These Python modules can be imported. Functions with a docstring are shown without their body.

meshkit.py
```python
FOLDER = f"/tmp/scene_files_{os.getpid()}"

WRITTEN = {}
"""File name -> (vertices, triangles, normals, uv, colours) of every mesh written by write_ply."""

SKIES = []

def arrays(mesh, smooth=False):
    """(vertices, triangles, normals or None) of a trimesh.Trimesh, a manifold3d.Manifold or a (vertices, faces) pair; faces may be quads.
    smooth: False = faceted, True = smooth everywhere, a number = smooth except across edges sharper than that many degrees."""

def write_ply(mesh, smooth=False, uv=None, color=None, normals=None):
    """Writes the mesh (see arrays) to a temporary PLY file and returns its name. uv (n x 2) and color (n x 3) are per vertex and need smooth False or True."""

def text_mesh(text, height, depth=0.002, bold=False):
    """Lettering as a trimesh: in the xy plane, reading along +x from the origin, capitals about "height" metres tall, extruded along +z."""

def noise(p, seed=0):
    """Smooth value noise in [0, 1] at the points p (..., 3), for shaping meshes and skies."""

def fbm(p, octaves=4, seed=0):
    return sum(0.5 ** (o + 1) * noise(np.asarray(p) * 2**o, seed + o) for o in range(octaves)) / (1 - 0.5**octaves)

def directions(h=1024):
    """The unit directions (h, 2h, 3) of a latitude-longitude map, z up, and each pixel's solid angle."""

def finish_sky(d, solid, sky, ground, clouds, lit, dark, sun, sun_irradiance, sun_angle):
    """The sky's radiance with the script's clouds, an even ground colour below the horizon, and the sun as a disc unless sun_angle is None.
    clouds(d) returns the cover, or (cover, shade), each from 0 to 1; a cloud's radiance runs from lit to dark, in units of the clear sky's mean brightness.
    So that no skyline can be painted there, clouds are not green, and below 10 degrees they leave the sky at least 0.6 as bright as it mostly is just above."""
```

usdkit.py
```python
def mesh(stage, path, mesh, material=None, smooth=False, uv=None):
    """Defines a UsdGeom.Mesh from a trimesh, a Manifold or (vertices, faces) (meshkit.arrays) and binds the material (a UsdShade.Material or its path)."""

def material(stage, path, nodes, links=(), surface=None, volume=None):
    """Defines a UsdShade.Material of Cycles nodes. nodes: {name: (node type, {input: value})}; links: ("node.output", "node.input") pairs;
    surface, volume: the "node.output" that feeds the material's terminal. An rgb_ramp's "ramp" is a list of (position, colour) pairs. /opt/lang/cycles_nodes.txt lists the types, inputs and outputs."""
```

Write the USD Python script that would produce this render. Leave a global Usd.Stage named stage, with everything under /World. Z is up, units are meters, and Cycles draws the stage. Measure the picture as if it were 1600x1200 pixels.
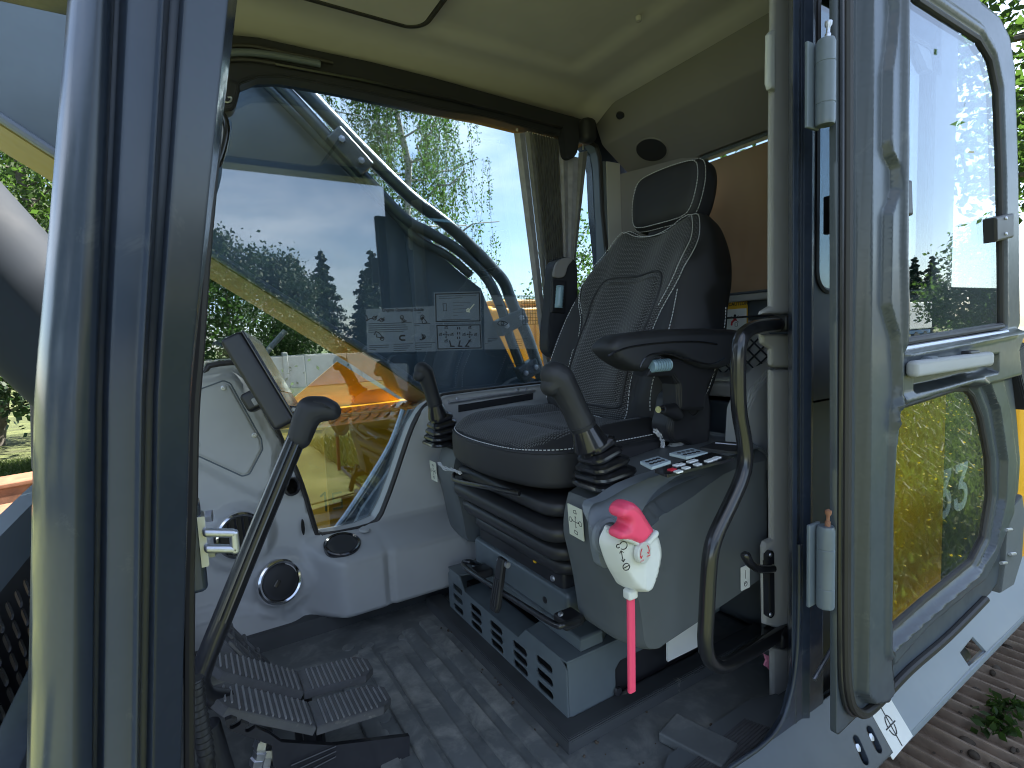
import math, random
import numpy as np
import trimesh, shapely, manifold3d
from shapely.geometry import Polygon, Point, LineString, box as sbox
from scipy.spatial import Delaunay
import meshkit, usdkit
from pxr import Usd, UsdGeom, UsdLux, UsdShade, Gf, Sdf, Vt

random.seed(7)
RNG = np.random.default_rng(7)
stage = Usd.Stage.CreateInMemory()
UsdGeom.SetStageUpAxis(stage, 'Z')
UsdGeom.SetStageMetersPerUnit(stage, 1.0)
UsdGeom.Xform.Define(stage, '/World')
UsdGeom.Scope.Define(stage, '/World/Looks')

# ---------------------------------------------------------------- camera, sky, sun
# cab frame: x to the rear of the machine, y across the cab away from its door, z up, z = 0 on the cab floor; the ground lies at z = -1.15
EYE = np.array([0.0, 0.0, 0.82])
RIGHT = np.array([0.8488, -0.5265, -0.0448]); DOWN = np.array([-0.0849, -0.0521, -0.9951]); FWD = np.array([0.5219, 0.8486, -0.0889])
RIGHT /= np.linalg.norm(RIGHT); FWD -= RIGHT * FWD.dot(RIGHT); FWD /= np.linalg.norm(FWD); DOWN = np.cross(FWD, RIGHT)
GROUND = -1.15
cam = UsdGeom.Camera.Define(stage, '/World/camera')
cam.CreateHorizontalApertureAttr(36.0); cam.CreateVerticalApertureAttr(27.0)
cam.CreateFocalLengthAttr(36.0 * 830 / 1600)
cam.CreateClippingRangeAttr(Gf.Vec2f(0.01, 2000))
cam.CreateExposureAttr(2.6)
M = np.eye(4); M[0, :3] = RIGHT; M[1, :3] = -DOWN; M[2, :3] = -FWD; M[3, :3] = EYE
cam.AddTransformOp().Set(Gf.Matrix4d(*M.ravel().tolist()))

SUN = np.array([0.80, 0.14, 0.0]); SUN_EL = math.radians(47)
SUN = SUN / np.linalg.norm(SUN) * math.cos(SUN_EL); SUN[2] = math.sin(SUN_EL)
SUN_ROT = math.atan2(SUN[0], SUN[1])
sky = UsdLux.DomeLight.Define(stage, '/World/sky')
usdkit.material(stage, '/World/Looks/sky', {
    'sky': ('sky_texture', {'sky_type': 'single_scattering', 'sun_disc': False, 'sun_elevation': SUN_EL, 'sun_rotation': SUN_ROT, 'air_density': 1.0, 'aerosol_density': 0.5, 'ozone_density': 2.0}),
    'tc': ('texture_coordinate', {}),
    'map': ('mapping', {'scale': (1.0, 1.0, 2.4), 'location': (3.1, 1.7, 0.2)}),
    'n': ('noise_texture', {'scale': 1.9, 'detail': 7.0, 'roughness': 0.56, 'distortion': 0.3}),
    'r': ('rgb_ramp', {'ramp': [(0.0, (0.12,) * 3), (0.48, (0.12,) * 3), (0.70, (0.80,) * 3), (1.0, (1.0,) * 3)]}),
    'n2': ('noise_texture', {'scale': 3.3, 'detail': 5.0}),
    'shade': ('rgb_ramp', {'ramp': [(0.3, (4.9, 5.6, 6.6)), (0.7, (8.2, 8.7, 9.3))]}),
    'mix': ('mix', {'mix_type': 'mix'}),
    'bg': ('background_shader', {'strength': 0.052}),
}, [('tc.generated', 'map.vector'), ('map.vector', 'n.vector'), ('map.vector', 'n2.vector'), ('n.fac', 'r.fac'), ('n2.fac', 'shade.fac'), ('r.color', 'mix.fac'),
    ('sky.color', 'mix.color1'), ('shade.color', 'mix.color2'), ('mix.color', 'bg.color')], surface='bg.background')
UsdShade.MaterialBindingAPI.Apply(sky.GetPrim()).Bind(UsdShade.Material.Get(stage, '/World/Looks/sky'))
sun = UsdLux.DistantLight.Define(stage, '/World/sun')
sun.CreateNormalizeAttr(True); sun.CreateIntensityAttr(1.25); sun.CreateAngleAttr(0.6); sun.CreateColorAttr(Gf.Vec3f(1.0, 0.95, 0.87))
zax = SUN; xax = np.cross([0, 0, 1.0], zax); xax /= np.linalg.norm(xax); yax = np.cross(zax, xax)
S = np.eye(4); S[0, :3] = xax; S[1, :3] = yax; S[2, :3] = zax
sun.AddTransformOp().Set(Gf.Matrix4d(*S.ravel().tolist()))

# ---------------------------------------------------------------- survey: where a sight line through a point of the photograph (1600 x 1200) meets a plane of the machine
def ray(u, v): return (u - 800.0) * RIGHT + (v - 600.0) * DOWN + 830.0 * FWD
def on_y(u, v, y): d = ray(u, v); return EYE + d * (y / d[1])
def on_x(u, v, x): d = ray(u, v); return EYE + d * (x / d[0])
def on_z(u, v, z): d = ray(u, v); return EYE + d * ((z - EYE[2]) / d[2])
def on_pl(u, v, p, n): d = ray(u, v); return EYE + d * (np.dot(np.asarray(p) - EYE, n) / np.dot(d, n))
def xz(pts, y): return np.array([on_y(u, v, y)[[0, 2]] for u, v in pts])
def ys(pts, y): return np.array([on_y(u, v, y) for u, v in pts])

# ---------------------------------------------------------------- scene tree
USED = {}
BASE = {}
def fresh(parent, name):
    k = USED.setdefault((parent, name), 0); USED[(parent, name)] = k + 1
    return f'{parent}/{name}' if k == 0 else f'{parent}/{name}_{k:03d}'
def tag(path, label=None, cat=None, group=None, kind=None):
    p = stage.GetPrimAtPath(path)
    for k, v in (('label', label), ('category', cat), ('group', group), ('kind', kind)):
        if v: p.SetCustomDataByKey(k, v)
    return path
def thing(name, label, cat, base=(0, 0, 0), group=None, kind=None):
    path = fresh('/World', name)
    x = UsdGeom.Xform.Define(stage, path); x.AddTranslateOp().Set(Gf.Vec3d(*map(float, base)))
    BASE[path] = np.asarray(base, float)
    return tag(path, label, cat, group, kind)
def arr(mesh):
    if hasattr(mesh, 'to_mesh'):
        m = mesh.to_mesh(); return np.array(m.vert_properties[:, :3]), np.array(m.tri_verts)
    if isinstance(mesh, (tuple, list)):
        v, f = np.asarray(mesh[0], float), np.asarray(mesh[1], int)
        if f.shape[1] == 4: f = np.vstack([f[:, [0, 1, 2]], f[:, [0, 2, 3]]])
        return v, f
    return np.array(mesh.vertices), np.array(mesh.faces)
def part(parent, name, mesh, mat, smooth=35, label=None, uv=None, kind=None):
    path = fresh(parent, name)
    v, f = arr(mesh)
    b = BASE['/'.join(parent.split('/')[:3])] if '/'.join(parent.split('/')[:3]) in BASE else np.zeros(3)
    usdkit.mesh(stage, path, (v - b, f), MAT[mat], smooth=(True if (uv is not None and smooth) else smooth), uv=uv)
    return tag(path, label=label, kind=kind)
def solo(name, mesh, mat, label, cat, group=None, kind=None, smooth=35):
    path = fresh('/World', name)
    usdkit.mesh(stage, path, arr(mesh), MAT[mat], smooth=smooth)
    return tag(path, label, cat, group, kind)
def copy_thing(src, label, base, group=None, rotz=0.0, scale=None):
    name = src.split('/')[-1]
    path = fresh('/World', name)
    x = UsdGeom.Xform.Define(stage, path); p = x.GetPrim()
    p.GetReferences().AddInternalReference(Sdf.Path(src)); p.SetInstanceable(True)
    x.ClearXformOpOrder(); x.AddTranslateOp().Set(Gf.Vec3d(*map(float, base)))
    if rotz: x.AddRotateZOp().Set(float(rotz))
    if scale: x.AddScaleOp().Set(Gf.Vec3f(*([scale] * 3)))
    return tag(path, label, None, group)

# ---------------------------------------------------------------- meshes
def cat(*ms):
    vs, fs, o = [], [], 0
    for m in ms:
        v, f = arr(m); vs.append(v); fs.append(f + o); o += len(v)
    return np.vstack(vs), np.vstack(fs)
def frame3(o, a, b, c): return np.asarray(o, float), np.asarray(a, float), np.asarray(b, float), np.asarray(c, float)
def cr(pts, n=8, closed=False):
    p = np.asarray(pts, float); k = len(p); out = []
    for i in range(k if closed else k - 1):
        if closed: p0, p1, p2, p3 = p[i - 1], p[i], p[(i + 1) % k], p[(i + 2) % k]
        else: p0, p1, p2, p3 = p[max(i - 1, 0)], p[i], p[i + 1], p[min(i + 2, k - 1)]
        for t in np.arange(n) / n:
            out.append(.5 * ((2 * p1) + (p2 - p0) * t + (2 * p0 - 5 * p1 + 4 * p2 - p3) * t * t + (3 * p1 - p0 - 3 * p2 + p3) * t ** 3))
    if not closed: out.append(p[-1])
    return np.array(out)
def tube(pts, r, n=12, smooth=0, closed=False, flat=None):
    p = np.asarray(pts, float)
    rad = np.broadcast_to(np.asarray(r, float), (len(p),)).copy()
    if smooth:
        q = cr(np.column_stack([p, rad]), smooth, closed); p, rad = q[:, :3], q[:, 3]
    k = len(p)
    if closed: t = np.roll(p, -1, 0) - np.roll(p, 1, 0)
    else: t = np.gradient(p, axis=0)
    t /= np.linalg.norm(t, axis=1, keepdims=True) + 1e-12
    a = np.cross(t[0], [0, 0, 1.0]);
    if np.linalg.norm(a) < .2: a = np.cross(t[0], [1.0, 0, 0])
    A = []
    for i in range(k):
        a = a - t[i] * a.dot(t[i]); a /= np.linalg.norm(a); A.append(a.copy())
    A = np.array(A); B = np.cross(t, A)
    ang = np.arange(n) * 2 * np.pi / n
    v = p[:, None] + rad[:, None, None] * (np.cos(ang)[None, :, None] * A[:, None] + np.sin(ang)[None, :, None] * B[:, None])
    v = v.reshape(-1, 3); f = []
    for i in range(k if closed else k - 1):
        i2 = (i + 1) % k
        for j in range(n):
            j2 = (j + 1) % n
            f += [[i * n + j, i2 * n + j2, i * n + j2], [i * n + j, i2 * n + j, i2 * n + j2]]
    if not closed:
        c0, c1 = len(v), len(v) + 1
        v = np.vstack([v, p[0], p[-1]])
        for j in range(n):
            j2 = (j + 1) % n
            f += [[c0, j, j2], [c1, (k - 1) * n + j2, (k - 1) * n + j]]
    return v, np.array(f)[:, ::-1] if False else np.array(f)
def fix(mesh):
    v, f = arr(mesh); m = trimesh.Trimesh(v, f, process=True); trimesh.repair.fix_normals(m); return m.vertices, m.faces
def rings(R, cap=True, closed=True):
    """skin over rings of equal length (k x n x 3)"""
    R = np.asarray(R, float); k, n, _ = R.shape; v = R.reshape(-1, 3); f = []
    for i in range(k - 1):
        for j in range(n if closed else n - 1):
            j2 = (j + 1) % n
            f += [[i * n + j, i * n + j2, (i + 1) * n + j2], [i * n + j, (i + 1) * n + j2, (i + 1) * n + j]]
    if cap:
        c0, c1 = len(v), len(v) + 1
        v = np.vstack([v, R[0].mean(0), R[-1].mean(0)])
        for j in range(n):
            j2 = (j + 1) % n
            f += [[c0, j2, j], [c1, (k - 1) * n + j, (k - 1) * n + j2]]
    return fix((v, np.array(f)))
def box(lo, hi): return trimesh.creation.box(bounds=[np.minimum(lo, hi), np.maximum(lo, hi)])
def rbox(size, r=.006, seg=3):
    """box with rounded edges about the origin"""
    s = np.asarray(size, float) / 2; r = min(r, s.min() * .98)
    sp = manifold3d.Manifold.sphere(r, 4 * seg)
    return manifold3d.Manifold.batch_hull([sp.translate([float(x) for x in (a * (s - r))]) for a in np.array(np.meshgrid([-1, 1], [-1, 1], [-1, 1])).T.reshape(-1, 3)])
def put(mesh, o=(0, 0, 0), a=(1, 0, 0), b=(0, 1, 0), c=(0, 0, 1)):
    v, f = arr(mesh); v = np.asarray(o, float) + v[:, :1] * np.asarray(a, float) + v[:, 1:2] * np.asarray(b, float) + v[:, 2:3] * np.asarray(c, float)
    if np.linalg.det(np.array([a, b, c], float)) < 0: f = f[:, ::-1]
    return v, f
def hull(balls):
    """hull of spheres [(centre, radius), ...]"""
    return manifold3d.Manifold.batch_hull([manifold3d.Manifold.sphere(float(r), 20).translate([float(x) for x in c]) for c, r in balls])
def blob(chains, edge=.006, it=6):
    """union of hulls between consecutive balls, smoothed"""
    m = manifold3d.Manifold()
    for ch in chains:
        for a, b in zip(ch[:-1], ch[1:]): m = m + hull([a, b])
    m = m.refine_to_length(edge)
    v, f = arr(m); t = trimesh.Trimesh(v, f, process=True)
    trimesh.smoothing.filter_taubin(t, iterations=it)
    return t.vertices, t.faces
def prism(poly, t0, t1, to3):
    """poly (shapely or n x 2) extruded from t0 to t1; to3(a, b, t) gives points"""
    if not isinstance(poly, shapely.geometry.base.BaseGeometry): poly = Polygon(poly)
    poly = poly.buffer(0)
    ms = []
    for g in getattr(poly, 'geoms', [poly]):
        m = trimesh.creation.extrude_polygon(g, abs(t1 - t0), engine='earcut')
        v = np.array(m.vertices); ms.append((to3(v[:, 0], v[:, 1], v[:, 2] + min(t0, t1)), np.array(m.faces)))
    v, f = cat(*ms); return fix((v, f))
def chamfer(poly, t0, t1, to3, c=.004, seg=3):
    """like prism but the t1 side has its edge rounded by c: three stacked slices"""
    if not isinstance(poly, shapely.geometry.base.BaseGeometry): poly = Polygon(poly)
    s = 1 if t1 > t0 else -1; ms = [prism(poly, t0, t1 - s * c, to3)]
    for k in range(1, seg + 1):
        a = math.pi / 2 * k / seg
        p = poly.buffer(-c * (1 - math.cos(a)))
        if p.is_empty: break
        ms.append(prism(p, t1 - s * c - s * c * .5, t1 - s * c + s * c * math.sin(a), to3))
    return cat(*ms)
def bc(t, a): return np.broadcast_to(np.asarray(t, float), np.shape(a))
def Y(y0): return lambda a, b, t: np.column_stack([a, y0 + bc(t, a), b])     # plane y = y0, (a, b) = (x, z), t deeper into the cab
def X(x0): return lambda a, b, t: np.column_stack([x0 + bc(t, a), a, b])     # plane x = x0, (a, b) = (y, z)
def Z(z0): return lambda a, b, t: np.column_stack([a, b, z0 + bc(t, a)])     # plane z = z0, (a, b) = (x, y)
def F3(o, a, b, c):
    o, a, b, c = map(lambda q: np.asarray(q, float), (o, a, b, c))
    return lambda p, q, t: o + np.outer(p, a) + np.outer(q, b) + np.outer(np.broadcast_to(t, np.shape(p)), c)
def slab(px, y, t0, t1, holes=(), soft=0, n=6, grow=0.0):
    """outline measured in the photograph on plane y, extruded from y + t0 to y + t1"""
    def pl(p):
        q = xz(p, y); return Polygon(cr(q, n, True) if soft else q)
    P = pl(px)
    for h in holes: P = P.difference(pl(h))
    if grow: P = P.buffer(grow)
    return prism(P, t0, t1, Y(y))
def smoothstep(x): x = np.clip(x, 0, 1); return x * x * (3 - 2 * x)
def inside(P, a, b):
    """signed distance to polygon P, positive inside"""
    pts = shapely.points(a, b); d = shapely.distance(pts, P.boundary)
    return np.where(shapely.contains(P, pts), d, -d)
def relief(P, h, step, to3, back=.03):
    """front sheet of polygon P raised by h(a, b) (towards the viewer: t = -h), closed by a rim of depth back"""
    loops = [np.array(P.exterior.coords)[:-1]] + [np.array(i.coords)[:-1] for i in P.interiors]
    dense = []
    for L in loops:
        ls = LineString(np.vstack([L, L[:1]])); n = max(8, int(ls.length / step))
        q = np.array([ls.interpolate(i / n, normalized=True).coords[0] for i in range(n)])
        dense.append(q)
    x0, y0, x1, y1 = P.bounds
    gx, gy = np.meshgrid(np.arange(x0, x1, step), np.arange(y0, y1, step)); gx, gy = gx.ravel() + 1e-5 * RNG.standard_normal(gx.size), gy.ravel() + 1e-5 * RNG.standard_normal(gx.size)
    keep = inside(P, gx, gy) > step * .45
    pts = np.vstack(dense + [np.column_stack([gx[keep], gy[keep]])])
    tri = Delaunay(pts).simplices
    c = pts[tri].mean(1); tri = tri[shapely.contains(P.buffer(1e-6), shapely.points(c[:, 0], c[:, 1]))]
    hh = h(pts[:, 0], pts[:, 1])
    v = to3(pts[:, 0], pts[:, 1], -hh); f = [tri]; vs = [v]; o = len(v); at = 0
    a, b2 = v[tri[:, 1]] - v[tri[:, 0]], v[tri[:, 2]] - v[tri[:, 0]]
    for q in dense:
        n = len(q); vs.append(to3(q[:, 0], q[:, 1], np.full(n, back)))
        i = np.arange(n); j = (i + 1) % n
        f += [np.column_stack([at + i, at + j, o + j]), np.column_stack([at + i, o + j, o + i])]
        at += n; o += n
    v, f = np.vstack(vs), np.vstack(f)
    m = trimesh.Trimesh(v, f, process=False); trimesh.repair.fix_normals(m)
    return m.vertices, m.faces
class Pillow:
    """cushion over a star-shaped outline: front rises by H with a rounded rim, back by B"""
    def __init__(s, out, c, H, B, p=3.0, soft=8, extra=None):
        s.o = cr(out, soft, True); s.c = np.asarray(c, float); s.H, s.B, s.p, s.extra = H, B, p, extra
        d = s.o - s.c; s.th = np.arctan2(d[:, 1], d[:, 0]); s.R = np.linalg.norm(d, axis=1)
        k = np.argsort(s.th); s.ths, s.Rs = s.th[k], s.R[k]
        s.ths = np.concatenate([s.ths - 2 * np.pi, s.ths, s.ths + 2 * np.pi]); s.Rs = np.tile(s.Rs, 3)
    def n(s, a, b):
        d = np.column_stack([a, b]) - s.c; r = np.linalg.norm(d, axis=1) / np.interp(np.arctan2(d[:, 1], d[:, 0]), s.ths, s.Rs)
        z = s.H * (1 - np.clip(r, 0, 1) ** s.p) ** (1 / s.p)
        return z + (s.extra(np.asarray(a), np.asarray(b)) * np.clip((1 - r) * 6, 0, 1) if s.extra else 0)
    def mesh(s, to3, m=16):
        rr = np.sin(np.linspace(.12, np.pi / 2, m)); rr = np.concatenate([[.03], rr]); k = len(s.o); vs = []
        for r in rr:
            q = s.c + (s.o - s.c) * r; vs.append(to3(q[:, 0], q[:, 1], s.n(q[:, 0], q[:, 1])))
        for r in rr[::-1][1:]:
            q = s.c + (s.o - s.c) * r; vs.append(to3(q[:, 0], q[:, 1], -s.B * (1 - r ** s.p) ** (1 / s.p)))
        return rings(vs)
def sheet(P, nfn, step, to3, lift=.002, edge=.006, puff=0.0):
    """cover panel lying on a pillow; returns mesh and uv"""
    def h(a, b):
        d = inside(P, a, b); return -(nfn(a, b) + lift + puff * smoothstep(d / .02) - (lift + .001) * (1 - smoothstep(d / edge)))
    loops = np.array(P.exterior.coords)[:-1]
    ls = LineString(np.vstack([loops, loops[:1]])); n = max(8, int(ls.length / step)); q = np.array([ls.interpolate(i / n, normalized=True).coords[0] for i in range(n)])
    x0, y0, x1, y1 = P.bounds
    gx, gy = np.meshgrid(np.arange(x0, x1, step), np.arange(y0, y1, step)); gx, gy = gx.ravel() + 1e-5 * RNG.standard_normal(gx.size), gy.ravel() + 1e-5 * RNG.standard_normal(gx.size)
    keep = inside(P, gx, gy) > step * .45
    pts = np.vstack([q, np.column_stack([gx[keep], gy[keep]])]); tri = Delaunay(pts).simplices
    c = pts[tri].mean(1); tri = tri[shapely.contains(P, shapely.points(c[:, 0], c[:, 1]))]
    v = to3(pts[:, 0], pts[:, 1], -h(pts[:, 0], pts[:, 1]))
    return (v, tri), pts
def stitches(pts, seg=.0055, gap=.0035, r=.0011):
    p = np.asarray(pts, float); d = np.concatenate([[0], np.cumsum(np.linalg.norm(np.diff(p, axis=0), axis=1))]); ms = []; s = 0
    at = lambda q: np.array([np.interp(q, d, p[:, i]) for i in range(3)])
    while s + seg < d[-1]:
        ms.append(tube([at(s), at(s + seg)], r, 5)); s += seg + gap
    return cat(*ms)
def lathe(profile, o, axis, n=40):
    """profile [(radius, height)...] turned about axis through o"""
    axis = np.asarray(axis, float); axis /= np.linalg.norm(axis); a = np.cross(axis, [0.31, 0.2, .93]); a /= np.linalg.norm(a); b = np.cross(axis, a); th = np.arange(n) * 2 * np.pi / n
    return rings([np.asarray(o) + axis * h + (np.cos(th)[:, None] * a + np.sin(th)[:, None] * b) * max(r, 1e-5) for r, h in profile], cap=True)
def torus_at(o, axis, R, r, n=48, m=12):
    axis = np.asarray(axis, float); axis /= np.linalg.norm(axis); a = np.cross(axis, [0.31, 0.2, .93]); a /= np.linalg.norm(a); b = np.cross(axis, a); th = np.arange(n) * 2 * np.pi / n
    return tube(np.asarray(o) + (np.cos(th)[:, None] * a + np.sin(th)[:, None] * b) * R, r, m, closed=True)
def text(s, h, o, a, b, depth=.0006, bold=False, centre=True):
    """lettering on the plane through o with reading direction a and up b (unit vectors)"""
    m = meshkit.text_mesh(s, h, depth, bold); v, f = arr(m)
    if centre: v = v - [v[:, 0].max() / 2, h / 2, 0]
    a, b = np.asarray(a, float), np.asarray(b, float)
    return put((v, f), o, a, b, np.cross(a, b))
def plate(o, a, b, w, h, t=.0012, r=.004):
    """thin rounded rectangle centred at o, with axes a, b, front towards a x b"""
    P = sbox(-w / 2 + r, -h / 2 + r, w / 2 - r, h / 2 - r).buffer(r, 4); c = np.cross(a, b)
    return prism(P, 0, t, F3(o, a, b, c))
def stroke(lines, o, a, b, w=.0016, t=.0008):
    """2-D polylines drawn as thin flat bars on a plane"""
    P = shapely.union_all([LineString(l).buffer(w / 2, 2) for l in lines]); return prism(P, 0, t, F3(o, a, b, np.cross(a, b)))
def chamfer2(poly, t0, t1, to3, c=.004, seg=3):
    """prism with both edges rounded"""
    if not isinstance(poly, shapely.geometry.base.BaseGeometry): poly = Polygon(poly)
    a, b = min(t0, t1), max(t0, t1); ms = [prism(poly, a + c, b - c, to3)]
    for k in range(1, seg + 1):
        g = math.pi / 2 * k / seg; p = poly.buffer(-c * (1 - math.cos(g)) - 1e-5)
        if not p.is_empty: ms.append(prism(p, a + c - c * math.sin(g), b - c + c * math.sin(g), to3))
    return cat(*ms)
def flat_cap(ring, axis=1):
    """triangulated lid over a planar ring (all points share one coordinate)"""
    ring = np.asarray(ring); q = np.delete(ring, axis, 1); v, f = trimesh.creation.triangulate_polygon(Polygon(q).buffer(0), engine='earcut')
    return np.insert(np.asarray(v), axis, ring[0, axis], 1), np.asarray(f)
def bun(P, t0, t1, r, step, to3):
    """solid between t0 and t1 with softly rounded edges of radius r"""
    if not isinstance(P, shapely.geometry.base.BaseGeometry): P = Polygon(P)
    P = P.buffer(0); m, hf = (t0 + t1) / 2, abs(t1 - t0) / 2
    def h(a, b):
        d = np.clip(inside(P, a, b) / r, 0, 1); return (hf - min(r, hf)) + min(r, hf) * np.sqrt(np.clip(1 - (1 - d) ** 2, 0, 1))
    A = relief(P, h, step, lambda a, b, t: to3(a, b, m + t), 0.0); B = relief(P, h, step, lambda a, b, t: to3(a, b, m - np.asarray(t)), 0.0)
    return fix(cat(A, B))
def circle(r, c=(0, 0), n=28, a0=0, a1=2 * math.pi): return [(c[0] + r * math.cos(t), c[1] + r * math.sin(t)) for t in np.linspace(a0, a1, n)]
def unit(v): v = np.asarray(v, float); return v / np.linalg.norm(v)

# ---------------------------------------------------------------- materials
MAT = {}
def mat(name, nodes, links=(), surface='p.BSDF'):
    MAT[name] = usdkit.material(stage, '/World/Looks/' + name, nodes, links, surface=surface)
def paint(name, col, rough=.4, coat=0.0, metal=0.0, var=.12, bump=0.0, bscale=300.0, scale=9.0, spec=.5, dust=None, bevel=0.0, rvar=.08):
    col = np.asarray(col, float)
    nodes = {'tc': ('texture_coordinate', {}), 'g': ('geometry', {}), 'n': ('noise_texture', {'scale': scale, 'detail': 5.0, 'roughness': .6}),
             'r': ('rgb_ramp', {'ramp': [(.25, col * (1 - var)), (.75, np.minimum(col * (1 + var), .95))]}),
             'rr': ('map_range', {'from_min': .2, 'from_max': .8, 'to_min': max(rough - rvar, .02), 'to_max': min(rough + rvar, 1)}),
             'p': ('principled_bsdf', {'metallic': metal, 'coat_weight': coat, 'coat_roughness': .12, 'specular_ior_level': spec})}
    links = [('g.position', 'n.vector'), ('n.fac', 'r.fac'), ('n.fac', 'rr.value'), ('rr.result', 'p.roughness')]
    src = 'r.color'
    if dust:
        dc, lo, hi, sc = dust
        nodes |= {'dn': ('noise_texture', {'scale': sc, 'detail': 8.0, 'roughness': .68, 'distortion': .4}), 'dr': ('rgb_ramp', {'ramp': [(lo, (0,) * 3), (hi, (.85,) * 3)]}), 'dm': ('mix', {'color2': dc})}
        links += [('g.position', 'dn.vector'), ('dn.fac', 'dr.fac'), ('dr.color', 'dm.fac'), ('r.color', 'dm.color1')]; src = 'dm.color'
    links.append((src, 'p.base_color'))
    if bump:
        nodes |= {'bn': ('noise_texture', {'scale': bscale, 'detail': 3.0}), 'b': ('bump', {'strength': bump, 'distance': .001})}
        links += [('g.position', 'bn.vector'), ('bn.fac', 'b.height'), ('b.normal', 'p.normal')]
    if bevel:
        nodes['bv'] = ('bevel', {'radius': bevel, 'samples': 4})
        links.append(('bv.bevel', 'b.normal' if bump else 'p.normal'))
    mat(name, nodes, links)
DUSTC = (.30, .29, .25)
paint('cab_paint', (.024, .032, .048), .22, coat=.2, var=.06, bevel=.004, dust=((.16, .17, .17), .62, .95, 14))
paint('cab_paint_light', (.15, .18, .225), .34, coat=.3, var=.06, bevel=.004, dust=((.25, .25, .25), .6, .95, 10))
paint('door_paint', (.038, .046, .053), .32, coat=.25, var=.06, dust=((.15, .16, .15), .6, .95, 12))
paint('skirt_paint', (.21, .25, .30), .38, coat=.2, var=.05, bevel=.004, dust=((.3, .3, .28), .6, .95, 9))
paint('trim_grey', (.345, .352, .356), .5, bump=.25, bscale=900, var=.05)
paint('trim_dark_grey', (.105, .125, .145), .46, bump=.25, bscale=900, var=.06)
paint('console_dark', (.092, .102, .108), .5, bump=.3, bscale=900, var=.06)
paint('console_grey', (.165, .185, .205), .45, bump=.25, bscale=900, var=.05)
paint('pedestal_paint', (.092, .112, .124), .36, coat=.2, var=.08, bevel=.003, dust=((.2, .2, .18), .68, .95, 16))
paint('beige_trim', (.44, .43, .41), .55, bump=.2, bscale=900, var=.04, bevel=.004)
paint('ceiling_cloth', (.50, .475, .485), .85, bump=.3, bscale=700, var=.05)
paint('header_trim', (.21, .20, .205), .7, bump=.3, bscale=800, var=.06)
paint('black_plastic', (.014, .014, .016), .38, var=.15, bevel=.003)
paint('black_soft', (.016, .017, .021), .55, bump=.3, bscale=1200, var=.12)
paint('black_gloss', (.012, .012, .014), .16, coat=.4, var=.1)
paint('rubber', (.017, .017, .018), .5, bump=.3, bscale=300, var=.2, dust=(DUSTC, .64, .92, 22))
paint('seal_rubber', (.022, .02, .02), .5, var=.2)
paint('bellows_rubber', (.022, .022, .025), .42, bump=.2, bscale=500, var=.15)
paint('leather', (.019, .019, .022), .6, bump=.4, bscale=900, var=.15)
paint('floor_mat', (.112, .120, .121), .42, bump=.45, bscale=140, var=.22, dust=((.30, .30, .275), .48, .82, 11.0))
paint('pedal_rib', (.20, .20, .20), .32, var=.25, dust=((.36, .34, .28), .62, .88, 26))
paint('pedal_rubber', (.075, .075, .078), .30, bump=.3, bscale=300, var=.2, dust=((.36, .34, .28), .62, .88, 26))
paint('mat_rib', (.125, .132, .132), .45, bump=.45, bscale=140, var=.25, dust=((.34, .335, .305), .46, .74, 13))
paint('mat_lip', (.042, .045, .048), .5, bump=.3, bscale=200, var=.2, dust=((.36, .34, .27), .66, .8, 13))
paint('chrome', (.75, .75, .77), .12, metal=1.0, var=.03)
paint('zinc', (.60, .61, .66), .42, metal=1.0, var=.12, scale=60)
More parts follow.
